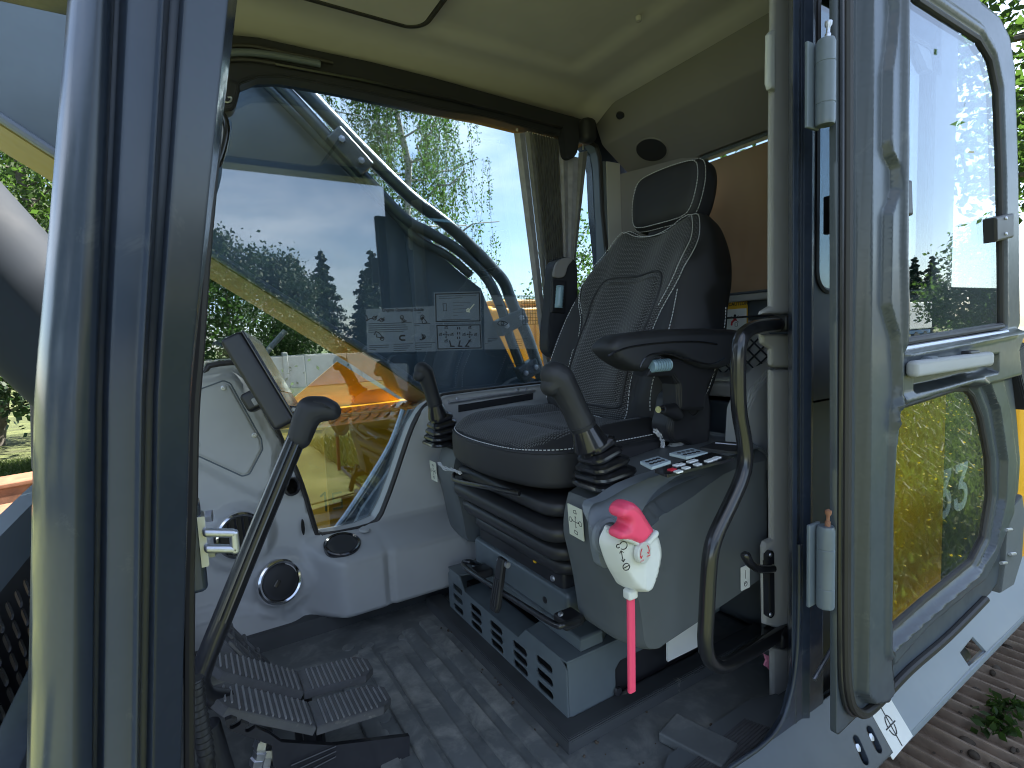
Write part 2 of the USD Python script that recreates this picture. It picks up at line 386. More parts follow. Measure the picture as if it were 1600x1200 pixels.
paint('steel_black', (.014, .014, .016), .22, coat=.35, var=.12)
paint('tube_black', (.012, .012, .013), .18, coat=.5, var=.1)
paint('yellow_paint', (.82, .375, .012), .32, coat=.35, var=.05, bevel=.006, dust=((.55, .42, .15), .62, .95, 6))
paint('yellow_olive', (.30, .235, .06), .45, var=.08)
paint('boom_paint', (.095, .122, .148), .42, coat=.15, var=.12, scale=5)
paint('boom_pipe', (.13, .15, .16), .3, metal=.6, var=.15)
paint('cylinder_steel', (.024, .030, .040), .7, coat=.0, spec=.12, var=.1)
paint('pink', (.85, .075, .16), .42, var=.04)
paint('red_print', (.62, .03, .05), .5, var=.05)
paint('white_plastic', (.66, .67, .63), .42, var=.03, bevel=.003)
paint('cream_label', (.66, .67, .56), .5, var=.04)
paint('white_label', (.78, .79, .78), .4, var=.03)
paint('label_yellow', (.8, .46, .02), .45, var=.04)
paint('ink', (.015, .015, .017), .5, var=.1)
paint('ink_faint', (.025, .03, .033), .6, var=.1)
paint('panel_blue', (.42, .50, .54), .3, coat=.3, var=.05)
paint('screen_glass', (.02, .024, .03), .06, coat=1.0, var=.1, rvar=.02)
paint('adjuster_blue', (.20, .30, .36), .15, coat=.8, var=.05)
paint('stitch', (.62, .63, .65), .7, var=.05)
paint('foil', (.55, .55, .56), .2, var=.2, coat=.5)
paint('mesh_black', (.02, .02, .022), .45, var=.1)
paint('concrete', (.30, .29, .27), .9, var=.22, bump=.5, bscale=40, scale=3)
paint('track_steel', (.20, .145, .105), .7, var=.35, bump=.6, bscale=90, scale=14, dust=((.32, .25, .19), .44, .66, 9))
paint('soil', (.075, .058, .042), .95, var=.3, bump=.8, bscale=60, scale=20)
paint('rust', (.22, .10, .055), .8, var=.3, bump=.5, bscale=60)
paint('bark', (.09, .08, .065), .9, var=.4, bump=.6, bscale=30, scale=12)
paint('birch_bark', (.34, .32, .29), .8, var=.55, bump=.3, bscale=30, scale=7)
paint('pole_grey', (.3, .3, .3), .6, var=.08)
paint('truck_blue', (.05, .16, .36), .4, var=.05)
paint('truck_white', (.62, .63, .63), .5, var=.08)
paint('pink_tag', (.75, .26, .38), .6, var=.05)
paint('hinge_paint', (.115, .14, .16), .36, coat=.2, var=.1, dust=((.22, .16, .08), .66, .8, 40))
def leafy(name, dark, light, trans=.45):
    mat(name, {'g': ('geometry', {}), 'r': ('rgb_ramp', {'ramp': [(0, dark), (.6, (np.array(dark) + light) / 2), (1, light)]}),
               'd': ('principled_bsdf', {'roughness': .55, 'specular_ior_level': .3}), 't': ('translucent_bsdf', {}), 'hs': ('hsv', {'saturation': 1.1, 'value': 1.5}), 'm': ('mix_closure', {'fac': trans})},
        [('g.random_per_island', 'r.fac'), ('r.color', 'd.base_color'), ('r.color', 'hs.color'), ('hs.color', 't.color'), ('d.BSDF', 'm.closure1'), ('t.BSDF', 'm.closure2')], surface='m.closure')
leafy('birch_leaf', (.045, .085, .022), (.13, .20, .06), .55)
leafy('tree_leaf', (.04, .075, .018), (.15, .21, .05), .5)
leafy('dark_leaf', (.016, .036, .012), (.045, .085, .028), .25)
leafy('conifer_leaf', (.014, .032, .016), (.035, .065, .03), .15)
leafy('grass_blade', (.05, .075, .02), (.15, .18, .05), .4)
leafy('flower', (.55, .42, .02), (.75, .7, .35), .3)
mat('grass_ground', {'g': ('geometry', {}), 'n': ('noise_texture', {'scale': 1.2, 'detail': 8.0, 'roughness': .7}), 'r': ('rgb_ramp', {'ramp': [(.3, (.045, .045, .025)), (.5, (.075, .09, .032)), (.62, (.12, .13, .05)), (.75, (.17, .145, .095))]}),
                     'n2': ('noise_texture', {'scale': 45, 'detail': 4.0}), 'b': ('bump', {'strength': .8, 'distance': .03}), 'p': ('principled_bsdf', {'roughness': .9, 'specular_ior_level': .2})},
    [('g.position', 'n.vector'), ('n.fac', 'r.fac'), ('r.color', 'p.base_color'), ('g.position', 'n2.vector'), ('n2.fac', 'b.height'), ('b.normal', 'p.normal')])
def glass(name, tint, f0):
    mat(name, {'lw': ('layer_weight', {'blend': .5}), 'pw': ('math', {'math_type': 'power', 'value2': 5.0}), 'mr': ('map_range', {'from_min': 0, 'from_max': 1, 'to_min': f0, 'to_max': 1.0}),
               't': ('transparent_bsdf', {'color': tint}), 'gl': ('glossy_bsdf', {'color': (1, 1, 1), 'roughness': .0}), 'm': ('mix_closure', {})},
        [('lw.facing', 'pw.value1'), ('pw.value', 'mr.value'), ('mr.result', 'm.fac'), ('t.BSDF', 'm.closure1'), ('gl.BSDF', 'm.closure2')], surface='m.closure')
glass('window_glass', (.78, .85, .885), .14)
glass('tinted_glass', (.40, .56, .62), .14)
mat('decal_film', {'t': ('transparent_bsdf', {'color': (.95, .95, .95)}), 'd': ('diffuse_bsdf', {'color': (.55, .60, .62)}), 'm': ('mix_closure', {'fac': .07})}, [('t.BSDF', 'm.closure1'), ('d.BSDF', 'm.closure2')], surface='m.closure')
mat('film_brown', {'g': ('geometry', {}), 'mp': ('mapping', {'scale': (1, 1.6, 1.0)}), 'n': ('noise_texture', {'scale': 3, 'detail': 3.0, 'distortion': .3}), 'r': ('rgb_ramp', {'ramp': [(.3, (.44, .31, .21)), (.7, (.56, .43, .31))]}),
                   'd': ('principled_bsdf', {'roughness': .45}), 't': ('translucent_bsdf', {}), 'm': ('mix_closure', {'fac': .45})},
    [('g.position', 'mp.vector'), ('mp.vector', 'n.vector'), ('n.fac', 'r.fac'), ('r.color', 'd.base_color'), ('r.color', 't.color'), ('d.BSDF', 'm.closure1'), ('t.BSDF', 'm.closure2')], surface='m.closure')
def cloth(name, col):
    mat(name, {'g': ('geometry', {}), 'n': ('noise_texture', {'scale': 40, 'detail': 4.0}), 'r': ('rgb_ramp', {'ramp': [(.3, np.array(col) * .85), (.7, np.array(col) * 1.1)]}), 'd': ('diffuse_bsdf', {}), 't': ('translucent_bsdf', {}), 'm': ('mix_closure', {'fac': .45})},
        [('g.position', 'n.vector'), ('n.fac', 'r.fac'), ('r.color', 'd.color'), ('r.color', 't.color'), ('d.BSDF', 'm.closure1'), ('t.BSDF', 'm.closure2')], surface='m.closure')
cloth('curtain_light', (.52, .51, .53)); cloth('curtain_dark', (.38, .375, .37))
# woven seat cloth: staggered pale threads on black, laid out in metres on the cover
mat('seat_cloth', {'uv': ('uvmap', {'attribute': 'st'}), 'mp': ('mapping', {'scale': (1, 1, 1)}),
                   'b': ('brick_texture', {'scale': 1.0, 'brick_width': .0078, 'row_height': .0046, 'mortar_size': .0016, 'mortar_smooth': .6, 'color1': (.14, .14, .145), 'color2': (.10, .10, .105), 'mortar': (.012, .012, .014)}),
                   'bm': ('bump', {'strength': .5, 'distance': .001, 'invert': True}), 'p': ('principled_bsdf', {'roughness': .85, 'sheen_weight': .15})},
    [('uv.UV', 'mp.vector'), ('mp.vector', 'b.vector'), ('b.color', 'p.base_color'), ('b.fac', 'bm.height'), ('bm.normal', 'p.normal')])
# ================================================================ the ground
def sheet_grid(x0, x1, y0, y1, n, fz):
    gx, gy = np.meshgrid(np.linspace(x0, x1, n), np.linspace(y0, y1, n), indexing='ij'); v = np.column_stack([gx.ravel(), gy.ravel(), fz(gx, gy).ravel()])
    i, j = np.meshgrid(np.arange(n - 1), np.arange(n - 1), indexing='ij'); a = (i * n + j).ravel()
    return v, np.column_stack([a, a + n, a + n + 1, a + 1])
def ground_z(x, y):
    r = np.hypot(x, y); return GROUND + (meshkit.fbm(np.stack([x / 3, y / 3, 0 * x], -1), 3) - .5) * .16 * np.clip((r - 3) / 6, 0, 1)
g = np.sign(np.linspace(-1, 1, 221)) * np.abs(np.linspace(-1, 1, 221)) ** 2.6
gx, gy = np.meshgrid(g * 900, g * 900, indexing='ij'); n = len(g); i, j = np.meshgrid(np.arange(n - 1), np.arange(n - 1), indexing='ij'); a = (i * n + j).ravel()
solo('ground', (np.column_stack([gx.ravel(), gy.ravel(), ground_z(gx, gy).ravel()]), np.column_stack([a, a + n, a + n + 1, a + 1])), 'grass_ground', 'rough meadow of green and yellowing grass around the machine', 'meadow', kind='structure', smooth=True)

# ================================================================ the cab
cab = thing('excavator_cab', 'open excavator cab with dark glossy frame, grey trim and pale ceiling', 'cab', (0.7, 1.05, 0))

def lerp_cols(c0, c1, c2, v):   # columns measured at v = 0, 600, 1200
    c0, c1, c2 = map(np.asarray, (c0, c1, c2)); return np.where(v < 600, c0 + (c1 - c0) * v / 600, c1 + (c2 - c1) * (v - 600) / 600)
A0 = [105, 107, 128, 158, 172, 181, 188, 203, 248, 257, 264, 278, 288, 350, 357]
A6 = [53, 55, 76, 118, 146, 152, 160, 170, 212, 222, 229, 240, 248, 298, 301]
A12 = [43, 45, 66, 106, 138, 144, 150, 160, 205, 213, 220, 231, 239, 288, 292]
AY = [.535, .505, .480, .468, .470, .488, .488, .476, .478, .470, .488, .488, .474, .490, .520]
R = []
for v in np.linspace(-420, 1900, 30):
    c = lerp_cols(A0, A6, A12, v); ring = [on_y(u, v, y) for u, y in zip(c, AY)]
    z = np.mean([q[2] for q in ring]); ring = [np.array([q[0], q[1], z]) for q in ring]
    R.append(ring + [ring[-1] + [0.0, .05, 0], ring[-1] + [-.02, .06, 0], ring[0] + [.012, .055, 0], ring[0] + [0, .03, 0]])
part(cab, 'front_pillar', rings(R), 'cab_paint', smooth=28)
# the flange of the door seal behind it
part(cab, 'door_seal', tube([on_y(u, v, .552) for u, v in [(352, -100), (345, 60), (336, 230), (321, 400), (311, 550), (303, 650), (300, 800), (296, 950), (296, 1300)]], .0045, 8, 4), 'seal_rubber')

# rear door pillar: a pressed steel profile, straight up
bu = [1231, 1233, 1238, 1246, 1250, 1255, 1268, 1271]; by = [.640, .575, .556, .552, .560, .553, .549, .580]
prof = [on_y(u, 600, y)[:2] for u, y in zip(bu, by)]
prof = prof + [prof[-1] + [0.0, .04], prof[0] + [.05, .012]]
part(cab, 'rear_pillar', rings([[np.array([p[0], p[1], z]) for p in prof] for z in (-.06, .3, .6, .9, 1.2, 1.5, 1.75)]), 'cab_paint', smooth=25)
# sill with the big inner corner radius
sill = xz([(1249, 930), (1247, 1010), (1241, 1070), (1228, 1120), (1200, 1165), (1150, 1205), (1080, 1262), (1000, 1330), (700, 1600), (700, 1700), (1278, 1700), (1288, 1139), (1287, 930)], .553)
part(cab, 'door_sill', chamfer(Polygon(sill), .012, 0, Y(.553), .004), 'cab_paint', smooth=30)
part(cab, 'sill_flange', tube([on_y(u, v, .549) for u, v in [(1249, 850), (1248, 960), (1245, 1030), (1236, 1085), (1219, 1132), (1189, 1166), (1130, 1207), (1060, 1265), (960, 1350)]], .0042, 8, 5), 'cab_paint')
# threshold with its ridged tread
thr = [on_z(u, v, .012) for u, v in [(1045, 1180), (1170, 1095), (1212, 1085), (1243, 1098), (1200, 1160), (1110, 1240), (1000, 1300)]]
part(cab, 'threshold', prism(Polygon([p[:2] for p in thr]), -.03, .004, Z(.01)), 'console_dark')
p0, p1 = on_z(1165, 1125, .016), on_z(1080, 1195, .016); q0 = on_z(1207, 1140, .016)
for k in range(9):
    s = k / 8; a = p0 + (q0 - p0) * s; b = a + (p1 - p0) * 1.6
    part(cab, 'tread_rib', tube([a, b], .0036, 6), 'pedal_rubber')
part(cab, 'tread_step', put(rbox((.075, .13, .022), .005), on_z(1090, 1160, .012), (0.97, .24, 0), (-.24, .97, 0)), 'floor_mat')

# floor pan
part(cab, 'floor_pan', box((-.45, .56, -.06), (1.7, 1.66, -.012)), 'console_dark')

# side skirt, sloping out under the door
SN = unit([0, -1.44, 1]); SN = unit(np.cross([1, 0, 0], [0, -1, -1.44])); SN = -SN if SN[1] > 0 else SN
SO = np.array([0, .56, .05]); SB = unit([0, 1, 1.44]); SA = np.array([1.0, 0, 0])
def sk(u, v): q = on_pl(u, v, SO, SN) - SO; return np.array([q.dot(SA), q.dot(SB)])
low = sk(1510, 1050)[1]; hi = -.004
skP = Polygon([(0.62, low - .03), (1.28, low - .012), (1.6, low), (2.3, low + .012), (2.9, low + .02), (2.9, hi), (0.62, hi)])
pocket = Polygon([sk(1500, 1020), sk(1520, 995), sk(1541, 1018), sk(1514, 1041)])
slots = [LineString([sk(1337, 1158), sk(1349, 1186)]).buffer(.010), LineString([sk(1358, 1143), sk(1370, 1168)]).buffer(.010)]
skQ = skP.difference(pocket)
for s in slots: skQ = skQ.difference(s)
FS = F3(SO, SA, SB, SN)
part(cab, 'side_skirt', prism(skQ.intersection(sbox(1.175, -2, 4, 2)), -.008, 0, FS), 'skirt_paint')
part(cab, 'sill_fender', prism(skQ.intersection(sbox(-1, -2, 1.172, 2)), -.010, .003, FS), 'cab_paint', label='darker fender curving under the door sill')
part(cab, 'skirt_lip', tube([SO + SA * x + SB * (low - .03 + (x - .62) * .024) - SN * .012 for x in (1.18, 1.5, 1.8, 2.9)], .012, 8), 'skirt_paint')
part(cab, 'pocket_floor', prism(pocket.buffer(.01), -.05, -.045, FS), 'console_dark')
for s in slots:
    c = np.array(s.centroid.coords[0]); o = SO + SA * c[0] + SB * c[1]
    part(cab, 'slot_back', prism(s.buffer(.006), -.03, -.026, FS), 'black_plastic')
    part(cab, 'skirt_bolt', lathe([(0, -.02), (.006, -.02), (.006, .0), (.0075, .001), (.0075, .006), (0, .007)], o - SN * .006 + SB * .004, SN, 6), 'zinc', smooth=20)
# outer side of the cab behind the rear door pillar
qP = Polygon([(1.0, -.02), (1.76, -.02), (1.76, 1.7), (1.0, 1.7)]); hole = sbox(1.104, .885, 1.62, 1.47).buffer(-.04).buffer(.04)
part(cab, 'side_quarter', prism(sbox(1.09, .66, 1.76, 1.7).difference(hole), 0, .03, Y(.60)), 'black_soft')
part(cab, 'quarter_window', prism(hole.buffer(.004), .012, .017, Y(.60)), 'tinted_glass')
part(cab, 'quarter_seal', tube([np.array([x, .6, z]) for x, z in np.array(hole.exterior.coords)[:-1]], .006, 6, closed=True), 'seal_rubber')
part(cab, 'lower_side_panel', prism(sbox(1.20, 0.0, 1.745, .655), 0, .03, Y(.60)), 'yellow_paint')
part(cab, 'lower_side_panel', prism(sbox(1.09, 0.0, 1.195, .655), .002, .03, Y(.60)), 'seal_rubber')
part(cab, 'rear_side_strip', prism(sbox(1.765, 0.0, 2.12, .9), .006, .03, Y(.60)), 'seal_rubber')
# gap strip with its rubber and the door check rod
part(cab, 'pillar_gap_seal', tube([np.array([on_y(1275, 600, .56)[0] + .002, .575, z]) for z in (.1, .6, 1.2, 1.6)], .005, 8), 'seal_rubber')
part(cab, 'glass_catch', put(rbox((.012, .02, .075), .003), on_y(1296, 336, .585)), 'black_plastic')
part(cab, 'check_rod', tube([on_y(1272, 1062, .53), on_y(1303, 1008, .53)], .004, 8), 'zinc')
def hinge(v0, v1, rusty):
    p = on_y(1290, (v0 + v1) / 2, .476); z0, z1 = on_y(1290, v1, .476)[2], on_y(1290, v0, .476)[2]; h = z1 - z0
    r = .0145
    hg = part(cab, 'door_hinge', lathe([(0, 0), (r * .9, 0), (r, .004), (r, h * .24), (r * .96, h * .245), (r * .96, h * .25), (r, h * .255), (r, h * .72), (r * .96, h * .725), (r * .96, h * .73), (r, h * .735), (r, h * .95), (r * .85, h), (0, h)], (p[0], p[1], z0), (0, 0, 1), 28), 'hinge_paint')
    part(hg, 'hinge_leaf', put(rbox((.034, .006, h * 1.02), .002), (p[0] - .006, p[1] + .018, (z0 + z1) / 2)), 'hinge_paint')
    part(hg, 'grease_nipple', lathe([(0, 0), (.0045, 0), (.0045, .008), (.003, .01), (.003, .018), (.0055, .022), (.0055, .027), (0, .03)], (p[0] + .001, p[1] - .002, z1), (0.1, 0, 1), 12), 'rust' if rusty else 'zinc')
hinge(62, 196, False); hinge(822, 948, True)

# inner beige lining of the rear door pillar
def lining(px, y=.655, c=.005): return chamfer(Polygon(xz(px, y)), .010, 0, Y(y), c)
part(cab, 'pillar_lining', lining([(1210, -60), (1236, -60), (1236, 491), (1191, 491), (1193, 486), (1206, 478), (1207, 200)]), 'beige_trim', smooth=30)
part(cab, 'pillar_lining', lining([(1191, 522), (1236, 522), (1236, 574), (1210, 574), (1206, 570), (1206, 545), (1193, 536)]), 'beige_trim', smooth=30)
part(cab, 'pillar_lining', lining([(1206, 578), (1236, 578), (1236, 990), (1196, 976), (1194, 855), (1197, 847), (1207, 842)]), 'beige_trim', smooth=30)
part(cab, 'pillar_lining', lining([(1196, 1008), (1236, 1014), (1236, 1112), (1212, 1102), (1209, 1095), (1208, 1020)]), 'beige_trim', smooth=30)
part(cab, 'grab_boss', lining([(1203, 52), (1209, 45), (1213, 45), (1213, 142), (1205, 138), (1202, 128)], .65), 'white_plastic')
# coat hook on its oval backing
hk = part(cab, 'hook_plate', chamfer(LineString(xz([(1204, 868), (1205, 958)], .648)).buffer(.0105), .014, 0, Y(.645), .003), 'black_gloss', smooth=30)
part(hk, 'hook', tube([on_y(u, v, y) for u, v, y in [(1206, 888, .64), (1196, 889, .625), (1184, 888, .612), (1172, 880, .602), (1165, 868, .600), (1164, 864, .6)]], [.0095, .009, .0085, .0085, .0095, .006], 12, 5), 'black_gloss')
for v in (867, 960): part(hk, 'screw', lathe([(0, 0), (.005, 0), (.004, .002), (0, .003)], on_y(1204, v, .645), (0, -1, 0), 14), 'zinc')

# ---------------------------------------------------------------- ceiling
ceil = sbox(-.5, .50, 1.385, 1.60)
hz = lambda u, v: on_z(u, v, 1.65)[:2]
ha, hb, hc = hz(470, -4), hz(640, 39), hz(700, -2)
xr = ((hb + (hz(652, 36) - hb)) [0]); 
hatch = Polygon([(-.28, .62), (hz(664, 37)[0], .62), (hz(664, 37)[0], hz(600, 31)[1]), (-.28, hz(600, 31)[1])]).buffer(-.05).buffer(.05)
ridge = sbox(-.6, .45, 1.16, 1.40).buffer(-.03).buffer(.03)
def ceil_h(a, b):
    h = .045 * smoothstep((b - 1.46) / .14) + .03 * smoothstep((a - 1.30) / .085)
    h = h - .012 * smoothstep(inside(ridge, a, b) / .04 + .5)
    d = inside(hatch, a, b); return h + .010 * smoothstep((d + .035) / .02) * (d < .02)
part(cab, 'ceiling', relief(ceil, ceil_h, .02, Z(1.665), .05), 'ceiling_cloth', smooth=40)
part(cab, 'hatch_seal', tube([np.array([x, y, 1.655]) for x, y in np.array(hatch.buffer(.004).exterior.coords)[:-1]], .0085, 8, closed=True), 'seal_rubber')
part(cab, 'hatch_panel', prism(hatch.buffer(-.004), -.004, .01, Z(1.655)), 'ceiling_cloth')
for u, v in [(998, 35), (707, 94), (862, 136), (640, 24), (1190, -20)]:
    q = on_z(u, v, 1.655); part(cab, 'ceiling_clip', lathe([(0, .008), (.009, .008), (.008, -.004), (0, -.006)], (q[0], q[1], 1.662), (0, 0, 1), 16), 'ceiling_cloth')
part(cab, 'roof_shell', prism(sbox(-.45, .49, 1.75, 1.72).buffer(-.08).buffer(.08), 1.72, 1.76, Z(0)), 'cab_paint')
part(cab, 'roof_side_rail', box((-.4, .50, 1.63), (1.75, .60, 1.72)), 'cab_paint')
# header over the rear window, two facets
hd = [(1.372, 1.66), (1.425, 1.535), (1.435, 1.525), (1.59, 1.42), (1.66, 1.42), (1.66, 1.70), (1.38, 1.70)]
part(cab, 'rear_header', prism(Polygon(hd), .60, 1.585, lambda a, b, t: np.column_stack([a, np.asarray(t) + 0 * a, b])), 'header_trim', smooth=30)
hn = unit(np.cross([0, 1, 0], unit([1.59 - 1.435, 0, 1.42 - 1.525]))); hn = hn if hn[0] < 0 else -hn
sp = on_pl(1018, 234, (1.435, 1, 1.525), hn); ha_, hb_ = np.array([0, 1.0, 0]), unit([1.59 - 1.435, 0, 1.42 - 1.525])
part(cab, 'speaker_grille', prism(Polygon([(math.cos(t) * .062, math.sin(t) * .05) for t in np.linspace(0, 2 * np.pi, 40)]), 0, .003, F3(sp, ha_, hb_, hn)), 'black_soft')
part(cab, 'speaker_rim', tube([sp + ha_ * math.cos(t) * .064 + hb_ * math.sin(t) * .052 for t in np.linspace(0, 2 * np.pi, 41)[:-1]], .0035, 8, closed=True), 'header_trim')
q = on_x(970, 180, 1.402); part(cab, 'header_plug', lathe([(0, 0), (.017, 0), (.016, .006), (.006, .008), (0, .008)], q, hn, 20), 'black_soft')
# ---------------------------------------------------------------- far wall with the deep side window
WY = 1.58
wall_px = [(200, 610), (270, 590), (307, 581), (327, 572), (360, 567), (380, 571), (395, 596), (418, 640), (441, 692), (462, 735), (478, 780), (491, 824), (503, 836), (560, 826), (588, 814), (602, 786), (616, 748), (630, 706), (645, 664), (662, 637), (692, 618), (760, 609), (860, 598), (1000, 585), (1100, 579),
           (1100, 790), (900, 852), (690, 917), (500, 975), (400, 1003), (200, 1063)]
WP = Polygon(xz(wall_px, WY)).buffer(0)
pg = lambda px, y=WY: Polygon(xz(px, y)).buffer(0)
plateau = pg([(150, 610), (305, 588), (366, 580), (384, 596), (436, 694), (428, 760), (405, 778), (385, 768), (298, 722), (150, 660)])
lowband = pg([(150, 1000), (235, 976), (300, 964), (350, 950), (410, 946), (455, 956), (500, 974), (450, 1040), (100, 1160)])
ledge = Polygon([(.085, .035), (.95, .035), (.95, .262), (.085, .262)])
vents = [on_y(373, 840, WY)[[0, 2]], on_y(437, 909, WY)[[0, 2]]]
def wall_h(a, b):
    h = .020 * smoothstep(inside(plateau, a, b) / .022 + .3) + .026 * smoothstep(inside(lowband, a, b) / .03 + .5)
    left = smoothstep((a - .225) / .11)
    d = np.minimum.reduce([(.268 - b), (b - .02) * 1.0])
    h = h + .13 * left * np.clip(d / .045, 0, 1) ** .9
    gr = np.abs(a - .452); h = h - .012 * (1 - smoothstep((gr - .002) / .006)) * smoothstep((.26 - b) / .01)
    for c in vents:
        r = np.hypot(a - c[0], b - c[1]); h = np.maximum(h, 0) + (.020 - np.maximum(h - .01, 0) * .0) * (1 - smoothstep((r - .072) / .024))
    dz = (b - .262); sillr = smoothstep((a - .62) / .04) * smoothstep((b - .50) / .02); h = h + .028 * sillr
    return h
part(cab, 'side_trim', relief(WP, wall_h, .010, Y(WY), .06), 'trim_grey', smooth=45)
part(cab, 'kick_strip', prism(Polygon([(-.35, -.01), (1.05, -.01), (1.05, .05), (-.35, .05)]), -.045, .0, Y(WY)), 'mat_lip')
# cover plate with three screws
cp = pg([(240, 640), (300, 616), (348, 598), (356, 601), (403, 685), (405, 700), (386, 736), (378, 738), (300, 702), (240, 676)]).buffer(-.006).buffer(.006)
cover = part(cab, 'cover_plate', chamfer(cp, -.016, -.0265, Y(WY), .003), 'trim_grey', smooth=30)
for u, v in [(349, 606), (397, 680), (307, 694)]:
    part(cover, 'screw', lathe([(0, 0), (.007, 0), (.006, .003), (.003, .0035), (.002, .002), (0, .002)], on_y(u, v, WY - .0265), (0, -1, 0), 16), 'zinc')
groove = [np.array([x, WY - .019, z]) for x, z in np.array(cp.buffer(.006).exterior.coords)[:-1]]
part(cover, 'cover_groove', tube(groove, .0022, 6, closed=True), 'trim_dark_grey')
# round air vents
VN = unit([.22, -1, .12])
def vent(u, v, slats, nrm):
    o = on_y(u, v, WY - .030); k = part(cab, 'air_vent', lathe([(0, -.02), (.050, -.02), (.050, .004), (0, .004)], o, nrm, 36), 'black_plastic')
    part(k, 'vent_ring', lathe([(.047, 0), (.050, .009), (.055, .011), (.060, .008), (.063, .0), (.060, -.01), (.047, -.01)], o, nrm, 48), 'chrome')
    a = unit(np.cross(nrm, [0, 0, 1])); b = np.cross(a, nrm)
    if slats:
        for s in (-.028, -.010, .008, .026): part(k, 'vent_slat', put(rbox((.003, math.sqrt(.0475 ** 2 - s * s) * 1.96, .012), .001), o + a * s + nrm * .007, unit(a + .35 * nrm), b, unit(nrm - .35 * a)), 'black_gloss')
    else:
        part(k, 'vent_flap', lathe([(0, .013), (.02, .0125), (.04, .0105), (.0465, .007), (.0465, 0), (0, 0)], o, nrm, 40), 'black_soft')
        part(k, 'vent_tab', put(rbox((.012, .022, .006), .002), o + nrm * .013 + a * .012, unit(a + b), unit(b - a), nrm), 'steel_black')
vent(374, 836, True, unit([.30, -1, .10])); vent(437, 909, False, unit([.26, -1, .22]))
part(cab, 'dash_switch', prism(Polygon(circle(.011)).buffer(.001), 0, .006, F3(on_y(473, 823, WY - .012), (.4, .1, .0), (0, 0, 1.9), (0, -1, 0))), 'black_plastic')
part(cab, 'dash_socket', lathe([(0, 0), (.020, 0), (.022, .008), (.026, .006), (.027, 0)], on_y(455, 760, WY - .02), unit([.5, -1, .25]), 30), 'black_plastic')
# cup holder sunk in the ledge
co = on_y(535, 853, WY - .060); co[2] = .268 - .045 * .46 + .003
part(cab, 'cup_holder', lathe([(.040, -.03), (.043, .004), (.048, .0065), (.051, .004), (.051, -.004), (.046, -.03)], co, (0, -.34, 1), 40), 'black_gloss')
part(cab, 'cup_well', lathe([(0, .003), (.041, .0035), (.041, .0), (0, 0)], co, (0, -.34, 1), 36), 'ink')
part(cab, 'trim_button', lathe([(0, 0), (.016, 0), (.014, .005), (0, .006)], on_z(570, 828, .266), (0, -.2, 1), 24), 'trim_grey')
# sill of the side window with its black slot
part(cab, 'sill_slot', prism(pg([(716, 633), (832, 614), (832, 624), (716, 644)], WY - .028), -.003, .02, Y(WY - .028)), 'black_plastic')
part(cab, 'sill_strip', tube([on_y(u, v, WY - .030) for u, v in [(700, 629), (770, 619), (835, 611)]], .005, 8), 'zinc')
for u, v in [(714, 623), (808, 609), (822, 607)]: part(cab, 'sill_screw', lathe([(0, 0), (.006, 0), (.005, .003), (0, .004)], on_y(u, v, WY - .028), (0, -1, .3), 14), 'zinc')
# window: seal along the opening, pane, outer reveal
hole_px = [(377, 130), (405, 120), (440, 119), (482, 126), (545, 138), (632, 157), (760, 182), (882, 213), (925, 224), (934, 236), (938, 260), (941, 330), (948, 400), (960, 560), (958, 590), (860, 598), (760, 609), (692, 618), (662, 637), (645, 664), (630, 706), (616, 748), (602, 786), (588, 814), (560, 826), (503, 836), (491, 824), (478, 780), (462, 735), (441, 692), (418, 640), (395, 596), (380, 571), (360, 567), (327, 572), (312, 576), (318, 400), (340, 240), (356, 160)]
part(cab, 'window_seal', tube([on_y(u, v, WY + .006) for u, v in hole_px], .0085, 8, 2, closed=True), 'seal_rubber')
HP = Polygon(xz(hole_px, WY)).buffer(0)
part(cab, 'window_pane', prism(HP.buffer(.035), 0, .005, Y(WY + .05)), 'window_glass')
# outer shell of that wall
sh = Polygon([(-.30, -.1), (1.72, -.1), (1.72, 1.72), (-.05, 1.72), (-.20, .9)]).difference(HP.buffer(.012))
part(cab, 'side_wall', prism(sh, 0, .035, Y(WY + .062)), 'cab_paint')
rv = np.array(HP.buffer(.010).exterior.coords)[:-1]; k = len(rv)
part(cab, 'window_reveal', ((lambda a, b: (np.vstack([a, b]), np.vstack([[[i, (i + 1) % k, k + (i + 1) % k], [i, k + (i + 1) % k, k + i]] for i in range(k)]).reshape(-1, 3)))(np.column_stack([rv[:, 0], np.full(k, WY + .004), rv[:, 1]]), np.column_stack([rv[:, 0], np.full(k, WY + .055), rv[:, 1]]))), 'trim_dark_grey')
# black rail and its curved front end
rail_px = [(250, 60), (330, 52), (356, 52), (405, 57), (475, 73), (580, 95), (671, 118), (760, 143), (927, 190), (927, 222), (882, 213), (760, 182), (685, 170), (632, 157), (545, 138), (482, 126), (440, 119), (405, 119), (377, 130), (352, 160), (335, 240), (250, 240)]
part(cab, 'window_rail', chamfer(pg(rail_px, 1.54), .05, 0, Y(1.54), .008), 'black_soft', smooth=30)
for line in ([(240, 95), (330, 76), (380, 71), (430, 79), (520, 98)], [(240, 118), (335, 98), (375, 93), (410, 96), (460, 105)]):
    part(cab, 'header_bead', tube([on_y(u, v, 1.536) for u, v in line], .006, 8, 5), 'seal_rubber')
part(cab, 'header_band', tube([on_y(u, v, 1.532) for u, v in [(240, 104), (335, 86), (380, 82), (430, 87), (500, 100)]], .009, 10, 5), 'trim_dark_grey')
part(cab, 'rail_track', tube([on_y(u, v, 1.535) for u, v in [(430, 100), (560, 124), (700, 155), (900, 205)]], .006, 8), 'black_gloss')
part(cab, 'rail_end', put(rbox((.06, .06, .085), .02), on_y(917, 205, 1.53)), 'black_soft')
